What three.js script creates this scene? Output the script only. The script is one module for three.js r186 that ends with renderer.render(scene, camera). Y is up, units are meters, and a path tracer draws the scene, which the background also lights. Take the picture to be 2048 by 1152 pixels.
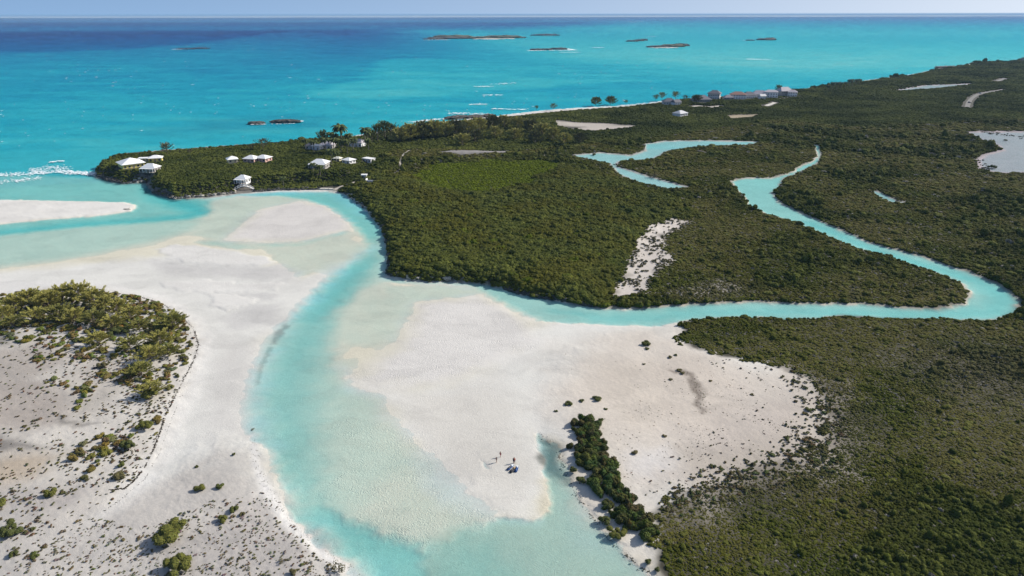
import * as THREE from 'three';
import { mergeGeometries } from 'three/addons/utils/BufferGeometryUtils.js';
import { MarchingCubes } from 'three/addons/objects/MarchingCubes.js';
import { createNoise2D, createNoise3D } from 'simplex-noise';

// ---------------------------------------------------------------- camera, sky, sun, exposure
const scene = new THREE.Scene();
const camera = new THREE.PerspectiveCamera(44.47, 16 / 9, 0.5, 300000);
camera.rotation.order = 'YXZ';
camera.position.set(0, 110, 0);
camera.rotation.set(THREE.MathUtils.degToRad(-21.24), 0, THREE.MathUtils.degToRad(-0.09));
camera.updateMatrixWorld(true);

const renderer = new THREE.WebGLRenderer();
renderer.toneMapping = THREE.LinearToneMapping;
renderer.toneMappingExposure = 1.15;
renderer.shadowMap.enabled = true;

const SUN = new THREE.Vector3(0.766, 0.56, -0.317).normalize();
const sun = new THREE.DirectionalLight(new THREE.Color(1.0, 0.945, 0.86), 5);
sun.name = 'sun';
sun.position.copy(SUN).multiplyScalar(3000);
sun.castShadow = true;
Object.assign(sun.shadow.camera, { left: -1500, right: 1500, top: 1500, bottom: -1500, near: 10, far: 8000 });
sun.shadow.mapSize.set(4096, 4096);
scene.add(sun, sun.target);

{ // clear sky: blue air, paler and brighter towards the horizon and round the sun
  const W = 4096, H = 2048, data = new Float32Array(W * H * 4);
  for (let r = 0; r < H; r++) {
    const e = ((r + 0.5) / H - 0.5) * Math.PI, up = Math.max(0, e), low = Math.exp(-up / 0.20);
    for (let c = 0; c < W; c++) {
      const a = ((c + 0.5) / W - 0.5) * 2 * Math.PI;
      const g = Math.acos(THREE.MathUtils.clamp(Math.cos(a) * Math.cos(e) * SUN.x + Math.sin(e) * SUN.y + Math.sin(a) * Math.cos(e) * SUN.z, -1, 1));
      const glow = 3.4 * Math.exp(-g / 0.40) * (0.35 + 0.65 * low);
      const o = (r * W + c) * 4;
      if (e < 0) { data.set([0.20, 0.36, 0.60, 1], o); continue; } // hidden by the sea
      data[o] = 0.075 + 0.115 * low + glow * 1.0;
      data[o + 1] = 0.15 + 0.20 * low + glow * 0.82;
      data[o + 2] = 0.30 + 0.29 * low + glow * 0.54;
      data[o + 3] = 1;
    }
  }
  const t = new THREE.DataTexture(data, W, H, THREE.RGBAFormat, THREE.FloatType);
  t.mapping = THREE.EquirectangularReflectionMapping;
  t.magFilter = THREE.LinearFilter;
  t.needsUpdate = true;
  scene.background = t;
  scene.environment = t;
}
scene.fog = new THREE.FogExp2(new THREE.Color(0.42, 0.68, 1.0), 0.000040);

// ---------------------------------------------------------------- helpers
const clamp = THREE.MathUtils.clamp, lerp = THREE.MathUtils.lerp, smooth = (a, b, x) => { const t = clamp((x - a) / (b - a), 0, 1); return t * t * (3 - 2 * t); };
function random(seed) { let s = seed | 0; return () => { s = (s + 0x6d2b79f5) | 0; let t = Math.imul(s ^ (s >>> 15), 1 | s); t = (t + Math.imul(t ^ (t >>> 7), 61 | t)) ^ t; return ((t ^ (t >>> 14)) >>> 0) / 4294967296; }; }
const n2 = createNoise2D(random(11)), m2 = createNoise2D(random(29)), n3 = createNoise3D(random(41));
const fbm = (x, y, o = 4, f = n2) => { let s = 0, a = 0.5; for (let i = 0; i < o; i++) { s += a * f(x, y); x = x * 2.03 + 17.1; y = y * 2.03 - 9.7; a *= 0.5; } return s; };
const FOCAL = 1409;
const ray = new THREE.Vector3();
// survey: the point of the ground (or of a level h) that was measured at a place of the aerial photograph
function spot(px, py, h = 0) {
  ray.set((px - 1024) / FOCAL, -(py - 576) / FOCAL, -1).applyQuaternion(camera.quaternion);
  const t = (h - camera.position.y) / Math.min(ray.y, -0.004);
  return [ray.x * t, ray.z * t];
}
const used = new Map();
function numbered(name) { const n = used.get(name) ?? 0; used.set(name, n + 1); return n ? name + '_' + String(n).padStart(3, '0') : name; }
function tag(o, label, category, group, kind) { if (label) o.userData.label = label; if (category) o.userData.category = category; if (group) o.userData.group = group; if (kind) o.userData.kind = kind; return o; }
function add(o, name, label, category, group, kind) { o.name = numbered(name); o.traverse((c) => { c.castShadow = c.receiveShadow = true; }); scene.add(o); return tag(o, label, category, group, kind); }
function part(parent, name, geometry, material) { const m = new THREE.Mesh(geometry, material); m.name = name; m.castShadow = m.receiveShadow = true; parent.add(m); return m; }
const rgb = (r, g, b) => new THREE.Color().setRGB(r, g, b);
const matte = (r, g, b, rough = 0.85, extra = {}) => new THREE.MeshStandardMaterial({ color: rgb(r, g, b), roughness: rough, ...extra });

// ---------------------------------------------------------------- the lie of the land: outlines with a height, in metres above the water
class Zone {
  constructor(points, value, feather, extra = {}) {
    this.p = points.map(([x, y]) => spot(x, y, extra.level ?? 0));
    this.value = value; this.f = feather; Object.assign(this, extra);
    const xs = this.p.map((q) => q[0]), zs = this.p.map((q) => q[1]), m = feather + (this.wide ?? 0);
    this.box = [Math.min(...xs) - m, Math.max(...xs) + m, Math.min(...zs) - m, Math.max(...zs) + m];
  }
  // share of this zone at a point: 1 well inside, 0 outside
  at(x, z) {
    const b = this.box;
    if (x < b[0] || x > b[1] || z < b[2] || z > b[3]) return 0;
    const p = this.p, n = p.length;
    let inside = false, best = 1e12;
    for (let i = 0, j = n - 1; i < n; j = i++) {
      const ax = p[j][0], az = p[j][1], bx = p[i][0], bz = p[i][1];
      if (az > z !== bz > z && x < ((bx - ax) * (z - az)) / (bz - az) + ax) inside = !inside;
      const ex = bx - ax, ez = bz - az, t = clamp(((x - ax) * ex + (z - az) * ez) / (ex * ex + ez * ez || 1), 0, 1), dx = x - ax - ex * t, dz = z - az - ez * t, d = dx * dx + dz * dz;
      if (d < best) best = d;
    }
    const s = Math.sqrt(best) * (inside ? 1 : -1);
    return smooth(-this.f, this.f, s);
  }
}
class Band { // a band of half width (third number, metres) along a line
  constructor(points, value, feather, extra = {}) {
    this.p = points.map(([x, y, w]) => [...spot(x, y, extra.level ?? 0), w]);
    this.value = value; this.f = feather; Object.assign(this, extra);
    const m = feather + Math.max(...this.p.map((q) => q[2])), xs = this.p.map((q) => q[0]), zs = this.p.map((q) => q[1]);
    this.box = [Math.min(...xs) - m, Math.max(...xs) + m, Math.min(...zs) - m, Math.max(...zs) + m];
  }
  at(x, z) {
    const b = this.box;
    if (x < b[0] || x > b[1] || z < b[2] || z > b[3]) return 0;
    let best = -1e9;
    for (let i = 1; i < this.p.length; i++) {
      const [ax, az, aw] = this.p[i - 1], [bx, bz, bw] = this.p[i], ex = bx - ax, ez = bz - az;
      const t = clamp(((x - ax) * ex + (z - az) * ez) / (ex * ex + ez * ez || 1), 0, 1), s = lerp(aw, bw, t) - Math.hypot(x - ax - ex * t, z - az - ez * t);
      if (s > best) best = s;
    }
    return smooth(-this.f, this.f, best);
  }
}

const COAST = [[190, 352], [203, 333], [235, 319], [330, 311], [430, 303], [560, 293], [640, 281], [760, 264], [860, 246], [905, 241], [960, 236], [1060, 224], [1120, 218], [1240, 212], [1330, 203], [1420, 197], [1500, 190], [1590, 180], [1700, 165], [1760, 157], [1810, 152], [1875, 138], [1960, 125], [2048, 122], [2600, 100]];
const HEADLAND_SHORE = [[190, 352], [215, 361], [245, 367], [300, 364], [306, 385], [350, 398], [420, 393], [500, 383], [600, 379], [655, 381]];
const THICKET_SHORE = [[690, 386], [730, 414], [768, 460], [779, 505], [776, 552], [830, 562], [900, 562], [960, 567], [1050, 592], [1120, 604], [1200, 618]];
const CREEK_TOP = [[930, 563], [1000, 573], [1050, 589], [1120, 602], [1200, 616], [1260, 619], [1330, 612], [1400, 608], [1500, 603], [1600, 607], [1720, 607], [1800, 615], [1880, 619], [1928, 607], [1940, 588], [1922, 568], [1880, 548], [1800, 522], [1700, 492], [1640, 467], [1580, 442], [1530, 427], [1495, 412], [1490, 396], [1470, 377], [1462, 362], [1490, 356]];
const CREEK_END = [[1545, 356], [1580, 346], [1600, 333], [1625, 322], [1634, 312], [1630, 294], [1612, 288], [1640, 291], [1642, 312], [1636, 326], [1612, 338], [1590, 349], [1568, 356], [1560, 372], [1546, 386]];
const CREEK_LOW = [[1560, 405], [1600, 425], [1660, 450], [1740, 485], [1850, 515], [1950, 548], [2010, 575], [2036, 602], [2030, 621], [2000, 638], [1950, 641], [1850, 637], [1760, 634], [1690, 628], [1620, 640], [1540, 636], [1450, 634], [1380, 642], [1300, 652], [1150, 647], [1080, 640], [1040, 620]];
const CREEK = [...CREEK_TOP, ...CREEK_END, ...CREEK_LOW];
const CREEK_BACK = [[1140, 311], [1200, 305], [1262, 311], [1290, 301], [1288, 288], [1330, 282], [1420, 281], [1524, 284], [1500, 290], [1400, 293], [1335, 302], [1305, 319], [1240, 323], [1232, 332], [1275, 346], [1325, 360], [1382, 376], [1330, 379], [1275, 366], [1236, 347], [1218, 327], [1180, 319]];
const POND_EAST = [[1930, 263], [2048, 263], [2400, 270], [2400, 360], [2100, 345], [2000, 347], [1957, 339], [1950, 320], [1966, 309], [2002, 300], [1990, 290], [1960, 281]];
const POND_FAR = [[1765, 184], [1850, 170], [1946, 167], [1935, 172], [1860, 179], [1800, 184]];
const RILL = [[1752, 384, 2], [1772, 396, 3.5], [1790, 404, 3], [1835, 409, 1.5]];
const FAR = [[2600, 100], [3200, 40], [3000, 31], [-900, 31], [-1200, 80], [-900, 395], [0, 397]];
const SOUTH_EDGE = [[1265, 619], [1378, 645], [1358, 682], [1400, 702], [1455, 714], [1510, 724], [1565, 736], [1625, 766], [1655, 830], [1645, 895], [1580, 925], [1500, 942], [1420, 972], [1345, 1005], [1312, 1035], [1300, 1090], [1330, 1160], [1380, 1300], [2900, 1300], [2900, 130], [2600, 100]];
const LAND = [...HEADLAND_SHORE, ...THICKET_SHORE, ...SOUTH_EDGE, ...COAST.slice(0, -1).reverse()];
const ISLET = [[-600, 640], [0, 592], [100, 577], [200, 580], [300, 600], [365, 632], [394, 682], [372, 755], [334, 845], [296, 930], [246, 995], [160, 1060], [60, 1130], [-300, 1300], [-900, 1200]];
const LEFT_BANK = [[735, 492], [690, 530], [640, 576], [602, 622], [576, 650], [546, 692], [521, 746], [512, 800], [517, 880], [530, 940], [552, 992], [592, 1046], [650, 1096], [715, 1140], [770, 1190]];

const shore = new Zone(LAND, 1, 6), landShare = (x, z) => clamp(shore.at(x, z) * 2 - 1, 0, 1);
const HEIGHTS = [
  // the open sea, a shallow bank that drops off to the north-west
  new Zone([...COAST, ...FAR, [190, 362]], -0.75, 9),
  new Zone([[760, 60], [1000, 120], [1500, 160], [2600, 150], [3000, 31], [900, 31]], -0.20, 420),
  new Zone([[-900, 190], [0, 170], [300, 140], [560, 110], [700, 70], [560, 60], [-900, 60]], -0.60, 160),
  new Zone([[750, 118], [860, 116], [1100, 130], [1300, 160], [1000, 180], [850, 195], [700, 202], [600, 188], [700, 165], [745, 140]], -0.47, 30, { warp: 45 }),
  new Zone([[-1200, 110], [0, 107], [250, 99], [420, 84], [520, 69], [660, 55], [860, 58], [1100, 52], [1300, 42], [1500, 31], [-900, 31], [-1200, 60]], -0.85, 60, { warp: 90 }),
  new Zone([[-3000, 68], [0, 64], [700, 60], [3500, 66], [3500, 28], [-3000, 28]], -0.36, 700),
  new Zone([[-4000, 45], [1024, 45], [4000, 45], [4000, 28], [-4000, 28]], -0.17, 1500),
  new Zone([[1000, 60], [1500, 72], [3500, 78], [3500, 28], [1350, 28]], -0.13, 800),
  // the inlet and the pools behind the bar
  new Zone([[-600, 330], [0, 347], [190, 354], [300, 364], [318, 398], [420, 397], [480, 389], [412, 408], [428, 420], [400, 434], [300, 443], [200, 451], [100, 463], [0, 471], [-600, 520]], -0.34, 7),
  new Zone([[-400, 478], [0, 462], [150, 450], [400, 430], [425, 446], [370, 468], [300, 488], [200, 508], [100, 524], [0, 536], [-400, 560]], -0.13, 12),
  new Band([[300, 376, 3], [325, 396, 6], [375, 411, 7], [402, 423, 6], [370, 432, 5], [280, 440, 4], [150, 448, 4], [50, 459, 4], [-200, 480, 5]], -0.68, 9),
  // flood shoals
  new Zone([[425, 398], [540, 388], [610, 394], [662, 414], [702, 442], [696, 459], [640, 477], [560, 487], [450, 487], [375, 470], [410, 440]], -0.05, 5),
  new Zone([[520, 420], [600, 402], [655, 414], [701, 444], [690, 460], [620, 478], [540, 484], [450, 480]], 0.10, 3),
  new Band([[400, 484, 2], [480, 494, 3], [600, 490, 3], [690, 466, 2]], -0.20, 5),
  new Zone([[700, 466], [738, 488], [727, 503], [668, 536], [610, 560], [560, 540], [540, 512], [480, 494], [400, 486], [480, 490], [600, 490]], -0.03, 6, { warp: 6 }),
  // shoals of the flood delta, each with a steep lee side
  new Zone([[313, 500], [339, 490], [397, 492], [444, 500], [538, 517], [550, 526], [514, 531], [444, 531], [374, 526], [346, 519]], 0.30, 1.6, { warp: 3 }),
  new Zone([[322, 564], [420, 561], [491, 568], [580, 566], [549, 580], [467, 585], [397, 585], [338, 579]], 0.28, 1.4, { warp: 3 }),
  new Zone([[425, 588], [470, 592], [514, 598], [503, 607], [456, 622], [421, 612]], 0.28, 1.2, { warp: 2 }),
  new Zone([[305, 522], [374, 528], [444, 533], [514, 533], [530, 538], [480, 550], [420, 550], [350, 543], [315, 536]], 0.02, 3),
  // the main channel
  new Zone([[470, 389], [560, 384], [655, 384], [690, 388], [732, 415], [770, 460], [781, 505], [780, 556], [735, 548], [742, 505], [739, 486], [706, 447], [664, 415], [614, 398], [560, 391], [500, 391]], -0.40, 4),
  new Band([[780, 558, 3], [830, 564, 2.2], [900, 565, 2.2], [960, 570, 3], [1010, 580, 4]], -0.16, 2.5),
  new Zone([...LEFT_BANK, [1000, 1180], [920, 1080], [880, 1000], [850, 930], [815, 865], [775, 805], [715, 768], [676, 715], [676, 655], [694, 610], [735, 576], [777, 560], [779, 500], [770, 468]], -0.18, 9, { wide: 9 }),
  new Zone([[752, 500], [735, 530], [695, 590], [664, 640], [640, 700], [620, 770], [622, 850], [640, 930], [670, 990], [700, 1040], [600, 1040], [556, 985], [524, 880], [518, 800], [528, 750], [552, 695], [582, 655], [610, 625], [648, 580], [700, 535]], -0.42, 9),
  new Zone([[740, 520], [700, 570], [662, 615], [620, 640], [604, 640], [648, 584], [705, 535]], -0.54, 7),
  new Zone([[686, 620], [735, 584], [800, 590], [850, 606], [810, 680], [730, 762], [690, 735], [676, 690]], -0.05, 7, { warp: 6 }),
  new Zone([[690, 800], [760, 812], [850, 900], [980, 1030], [850, 1100], [700, 1045], [650, 1012], [650, 940], [660, 860]], -0.11, 9),
  new Zone([[720, 700], [800, 700], [850, 790], [980, 760], [1060, 860], [1050, 1000], [960, 1000], [860, 900], [770, 800]], 0.055, 12, { warp: 8 }),
  new Zone([[760, 960], [860, 920], [960, 1000], [990, 1036], [930, 1062], [852, 1101], [740, 1058], [700, 1030]], -0.055, 5),
  new Zone([[600, 1015], [648, 1022], [720, 1054], [852, 1102], [850, 1240], [720, 1240], [600, 1070], [560, 1000]], -0.60, 2.4),
  new Zone([[852, 1102], [930, 1063], [1000, 1034], [1050, 1042], [1086, 1040], [1098, 1000], [1084, 900], [1076, 866], [1118, 888], [1150, 955], [1195, 1045], [1262, 1110], [1330, 1190], [1350, 1300], [850, 1300]], -0.25, 1.4),
  new Zone([[852, 1104], [920, 1078], [980, 1090], [1020, 1150], [1040, 1300], [850, 1300]], -0.42, 8),
  // the bar in mid lagoon, the spit, the creek
  new Zone([[760, 572], [860, 568], [960, 573], [1035, 602], [1078, 650], [1060, 690], [900, 690], [800, 640]], -0.06, 4),
  new Zone([[840, 606], [960, 592], [1055, 640], [1088, 690], [975, 735], [865, 774], [740, 778], [700, 755], [800, 690]], 0.16, 4),
  new Zone([[-600, 424], [0, 400], [150, 403], [250, 405], [272, 412], [263, 422], [200, 431], [100, 438], [0, 448], [-600, 480]], 0.55, 3),
  new Zone([[1060, 860], [1068, 900], [1074, 930], [1088, 1000], [1082, 1034], [1046, 1038], [1000, 1030], [940, 980], [960, 900]], 0.12, 1.2),
  new Band([[962, 922, 0.3], [970, 929, 0.9], [978, 941, 0.6]], -0.05, 1.0),
  // land
  new Zone(ISLET, 0.9, 7),
  new Zone([[430, 880], [500, 905], [528, 985], [575, 1050], [640, 1100], [700, 1160], [700, 1320], [-400, 1320], [-300, 1150], [250, 1010]], 0.9, 9),
  new Zone([[1190, 668], [1365, 655], [1380, 690], [1660, 760], [1660, 960], [1300, 1010], [1340, 1200], [1290, 1090], [1200, 1030], [1165, 960], [1130, 880], [1090, 820], [1110, 720]], 0.6, 8),
  new Zone(LAND, 0.55, 2.5),
  new Zone([[692, 392], [735, 414], [772, 460], [783, 505], [780, 556], [900, 566], [1150, 598], [1300, 450], [1400, 420], [1200, 360], [1000, 310], [820, 300], [720, 330]], 4.6, 18, { hill: true }),
  new Zone([[800, 346], [880, 322], [1000, 314], [1120, 320], [1105, 348], [1060, 374], [962, 397], [880, 388], [825, 368]], 1.0, 12, { hill: true }),
  new Zone([[640, 300], [800, 262], [1000, 240], [1300, 212], [1500, 196], [1700, 172], [2000, 130], [2400, 115], [2000, 150], [1600, 215], [1200, 235], [900, 290], [700, 345]], 2.8, 25, { hill: true }),
  new Zone([[1330, 206], [1620, 184], [1640, 205], [1330, 222]], 5, 22, { hill: true }),
  new Zone([[196, 348], [240, 320], [330, 312], [560, 296], [680, 285], [780, 290], [700, 360], [600, 368], [500, 374], [420, 386], [350, 391], [314, 380], [304, 362], [245, 361]], 6.2, 5.0),
  // the water in the mangroves
  new Zone(CREEK, -0.30, 2.5),
  new Band([[1110, 620, 2], [1200, 634, 4], [1300, 634, 5], [1400, 622, 5], [1600, 622, 4], [1850, 628, 4], [1990, 622, 5], [2010, 598, 5], [1960, 562, 4], [1750, 500, 3], [1620, 445, 3]], -0.48, 5),
  new Zone(CREEK_BACK, -0.2, 3),
  new Zone(POND_EAST, -0.05, 5),
  new Zone(POND_FAR, -0.05, 5),
  new Band(RILL, -0.2, 1.5),
];

// what the ground is made of
const SAND = [0.685, 0.672, 0.628], COLORS = [
  new Zone([...COAST, ...FAR, [190, 362]], [0.66, 0.64, 0.55], 12),
  new Zone([[380, 238], [560, 228], [680, 236], [640, 256], [500, 262], [380, 258]], [0.40, 0.40, 0.40], 30, { warp: 20, share: 0.55 }),
  new Zone([[200, 262], [420, 246], [500, 258], [330, 272]], [0.42, 0.42, 0.42], 30, { warp: 20, share: 0.45 }),
  new Zone([[-600, 350], [300, 366], [420, 397], [655, 384], [779, 460], [779, 560], [1000, 575], [1085, 640], [960, 740], [850, 780], [700, 770], [690, 740], [800, 840], [900, 1000], [1060, 1045], [1150, 950], [1330, 1170], [1400, 1320], [800, 1320], ...LEFT_BANK.map(([x, y]) => [x + 14, y]).reverse(), [610, 560], [450, 500], [0, 545], [-600, 560]], [0.655, 0.62, 0.50], 7, { warp: 5 }),
  new Zone([[852, 1102], [930, 1063], [1000, 1034], [1050, 1042], [1086, 1040], [1098, 1000], [1084, 900], [1076, 866], [1118, 888], [1150, 955], [1195, 1045], [1262, 1110], [1330, 1190], [1350, 1300], [850, 1300]], [0.56, 0.52, 0.41], 3, { warp: 5 }),
  new Zone([[540, 700], [600, 640], [660, 600], [700, 560], [740, 520], [700, 590], [650, 680], [620, 760], [620, 850], [560, 850], [525, 780]], [0.60, 0.555, 0.455], 9, { warp: 12, share: 0.7 }),
  new Zone([[-600, 424], [0, 400], [150, 403], [250, 405], [272, 412], [263, 422], [200, 431], [100, 438], [0, 448], [-600, 480]], [0.72, 0.695, 0.65], 3),
  new Zone([[520, 420], [600, 402], [655, 414], [701, 444], [690, 460], [620, 478], [540, 484], [450, 480]], [0.64, 0.61, 0.575], 8, { warp: 4 }),
  new Zone([[840, 606], [960, 592], [1055, 640], [1088, 690], [975, 735], [865, 774], [740, 778], [720, 755], [800, 690]], [0.66, 0.635, 0.60], 8, { warp: 4 }),
  new Zone([[313, 500], [339, 490], [397, 492], [444, 500], [538, 517], [550, 526], [514, 531], [444, 531], [374, 526], [346, 519]], [0.70, 0.68, 0.64], 2, { warp: 3 }),
  new Zone([[300, 521], [346, 520], [374, 528], [444, 533], [514, 533], [560, 530], [600, 545], [580, 562], [490, 560], [420, 556], [350, 552], [310, 540]], [0.565, 0.55, 0.525], 5, { warp: 4 }),
  new Zone([[322, 564], [420, 561], [491, 568], [580, 566], [549, 580], [467, 585], [397, 585], [338, 579]], [0.70, 0.68, 0.64], 2, { warp: 3 }),
  new Zone([[420, 587], [520, 586], [560, 590], [540, 600], [514, 598]], [0.57, 0.555, 0.53], 3, { warp: 3 }),
  new Zone([[425, 588], [470, 592], [514, 598], [503, 607], [456, 622], [421, 612]], [0.69, 0.67, 0.63], 2, { warp: 2 }),
  new Zone([[446, 630], [500, 610], [560, 612], [560, 645], [500, 655], [455, 660]], [0.57, 0.555, 0.53], 5, { warp: 4 }),
  new Zone([[440, 680], [520, 690], [500, 780], [500, 870], [430, 880], [400, 800]], [0.61, 0.59, 0.555], 8, { warp: 6 }),
  new Zone([[800, 795], [1000, 760], [1060, 860], [1060, 1000], [960, 1010], [880, 940]], [0.615, 0.59, 0.54], 8, { warp: 6 }),
  // the scrub isle: a white beach, then dune sand with grey and tan pans
  new Zone([[-600, 560], [0, 560], [220, 566], [330, 592], [405, 640], [428, 690], [405, 760], [365, 850], [335, 930], [290, 1000], [200, 1060], [60, 1100], [-600, 1300]], [0.71, 0.69, 0.655], 3.5, { warp: 2 }),
  new Zone(ISLET, [0.56, 0.525, 0.475], 5, { warp: 3 }),
  new Zone([[-300, 690], [0, 700], [70, 690], [120, 700], [140, 730], [60, 760], [-300, 800]], [0.40, 0.36, 0.32], 5, { warp: 4 }),
  new Zone([[-300, 770], [60, 760], [130, 775], [150, 810], [120, 850], [40, 870], [-300, 880]], [0.40, 0.355, 0.315], 6, { warp: 4 }),
  new Zone([[-300, 905], [0, 915], [90, 905], [130, 920], [60, 960], [0, 985], [-300, 1010]], [0.46, 0.385, 0.30], 6, { warp: 4 }),
  new Zone([[-200, 980], [20, 990], [120, 990], [180, 975], [170, 1015], [100, 1040], [30, 1090], [-200, 1080]], [0.42, 0.385, 0.36], 5, { warp: 4 }),
  new Zone([[110, 835], [135, 842], [170, 850], [200, 850], [150, 860], [112, 850]], [0.20, 0.185, 0.17], 1.5, { warp: 2 }),
  new Zone([[-100, 868], [30, 880], [90, 900], [60, 905], [-100, 900]], [0.24, 0.22, 0.20], 2.5, { warp: 3 }),
  new Zone([[-100, 655], [20, 662], [32, 680], [10, 695], [-100, 700]], [0.27, 0.255, 0.23], 3, { warp: 2 }),
  new Zone([[140, 700], [210, 690], [280, 730], [250, 800], [180, 860], [150, 830], [170, 770]], [0.46, 0.42, 0.37], 6, { warp: 9, share: 0.8 }),
  new Zone([[60, 1000], [130, 1050], [250, 1010], [430, 900], [520, 960], [600, 1060], [720, 1180], [720, 1320], [-300, 1320], [-300, 1180]], [0.50, 0.47, 0.435], 7, { warp: 6 }),
  new Zone([[340, 1100], [480, 1010], [540, 1000], [600, 1075], [650, 1130], [620, 1200], [300, 1240]], [0.43, 0.40, 0.375], 6, { warp: 7, share: 0.8 }),
  new Band([[505, 870, 0.5], [512, 930, 1.0], [534, 985, 1.3], [578, 1050, 1.3], [640, 1105, 1.2], [705, 1150, 1.0]], [0.70, 0.68, 0.65], 1.2),
  // the sand flat in front of the mangroves
  new Zone([[1190, 668], [1365, 655], [1380, 690], [1660, 760], [1690, 900], [1660, 980], [1300, 1010], [1340, 1200], [1290, 1090], [1200, 1030], [1165, 960], [1130, 880], [1090, 830], [1110, 740]], [0.60, 0.545, 0.48], 12, { warp: 10 }),
  new Zone([[1230, 760], [1330, 700], [1460, 730], [1500, 790], [1400, 870], [1290, 840]], [0.56, 0.49, 0.42], 10, { warp: 14, share: 0.6 }),
  new Zone([[1200, 740], [1290, 720], [1330, 800], [1270, 850], [1200, 820]], [0.60, 0.535, 0.46], 7, { warp: 4 }),
  new Zone([[1400, 850], [1500, 790], [1650, 800], [1650, 960], [1420, 990], [1340, 960]], [0.46, 0.405, 0.36], 9, { warp: 8, share: 0.75 }),
  new Zone([[1262, 905], [1340, 895], [1360, 930], [1310, 960], [1262, 945]], [0.64, 0.605, 0.57], 4, { warp: 3 }),
  new Band([[1345, 740, 0.8], [1375, 752, 1.1], [1392, 772, 1.5], [1402, 800, 1.4], [1398, 828, 0.6]], [0.20, 0.165, 0.135], 1.4, { warp: 3, share: 0.85 }),
  new Band([[545, 688, 0.6], [560, 665, 1.6], [572, 650, 0.8]], [0.30, 0.28, 0.25], 1.2, { warp: 1.5, share: 0.8 }),
  new Band([[512, 770, 0.4], [524, 730, 0.7], [540, 695, 0.8]], [0.36, 0.34, 0.29], 0.9, { warp: 1, share: 0.7 }),
  new Band([[1092, 885, 1.2], [1102, 912, 2.8], [1114, 940, 2.2], [1128, 965, 1.0]], [0.13, 0.145, 0.125], 2.0, { warp: 4, share: 0.85 }),
  // soil under the trees, mud in the pools
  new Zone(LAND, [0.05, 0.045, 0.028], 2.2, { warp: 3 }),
  new Band([...HEADLAND_SHORE.slice(0, 8).map(([x, y]) => [x, y - 1, 5])], [0.17, 0.155, 0.135], 2, { warp: 4 }),
  new Zone([[1214, 588], [1240, 545], [1262, 500], [1275, 468], [1300, 452], [1340, 436], [1385, 438], [1360, 455], [1330, 470], [1330, 490], [1352, 515], [1330, 530], [1305, 550], [1300, 575], [1250, 592]], [0.56, 0.51, 0.46], 4, { warp: 6, level: 2 }),
  new Zone([[1350, 585], [1440, 565], [1500, 580], [1440, 597], [1350, 600]], [0.45, 0.41, 0.36], 7, { warp: 8, share: 0.6 }),
  new Zone([[-600, 420], [190, 362], [180, 346], [-600, 340]], [0.60, 0.58, 0.50], 5),
  new Zone([[1108, 238], [1150, 240], [1200, 240], [1285, 246], [1255, 250], [1190, 256], [1140, 252], [1170, 247], [1115, 246]], [0.46, 0.415, 0.36], 4, { level: 4 }),
  new Zone([[870, 303], [925, 297], [1020, 290], [1020, 297], [930, 305]], [0.26, 0.24, 0.23], 2.5, { level: 5 }),
  new Zone([[1455, 223], [1520, 221], [1500, 227], [1460, 229]], [0.36, 0.29, 0.19], 4, { level: 5 }),
  new Zone([[1340, 1040], [1320, 1000], [1450, 930], [1600, 880], [1640, 780], [1600, 745], [1680, 770], [1720, 870], [1660, 960], [1520, 990], [1420, 1020]], [0.44, 0.39, 0.33], 9, { warp: 16, share: 0.75 }),
  new Zone(CREEK, [0.66, 0.625, 0.52], 3),
  new Zone(CREEK_BACK, [0.58, 0.57, 0.52], 3),
  new Zone(POND_EAST, [0.36, 0.31, 0.33], 3),
  new Zone(POND_FAR, [0.38, 0.34, 0.35], 3),
  new Band(RILL, [0.45, 0.44, 0.40], 1.5),
];
// beaches of the ocean side
COLORS.push(new Band(COAST.map(([x, y], i) => [x, y + 1, i < 2 ? 0.1 : i < 9 ? 6 : i < 17 ? 20 : i < 21 ? 5 : 2]), [0.66, 0.63, 0.58], 3, { warp: 5 }));

const warped = (x, z, w) => { const k = 1 / (w * 4); return [x + w * fbm(x * k, z * k, 3), z + w * fbm(x * k + 51, z * k - 23, 3)]; };
function groundHeight(x, z) {
  let h = 0.09 + 0.10 * fbm(x * 0.012, z * 0.012, 3);
  const [wx, wz] = warped(x, z, 2.2);
  for (const r of HEIGHTS) {
    const [qx, qz] = r.warp ? warped(x, z, r.warp) : [wx, wz], s = r.at(qx, qz);
    if (s > 0) h = lerp(h, r.value, r.hill ? s * landShare(wx, wz) : s);
  }
  if (h > 0.4) h += (0.35 * fbm(x * 0.05, z * 0.05, 4) + 0.12 * fbm(x * 0.4, z * 0.4, 2)) * Math.min(1.6, h * 0.7);
  else if (z < -620 && h < -0.1) h *= 1 + 0.35 * fbm(x * 0.0035, z * 0.011, 4) + 0.22 * fbm(x * 0.012, z * 0.06, 3);
  else if (h > -2) h += 0.02 * fbm(x * 0.10, z * 0.10, 3) * (h < -0.3 ? 2 : 1);
  return h;
}
const tone = [0, 0, 0];
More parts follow.
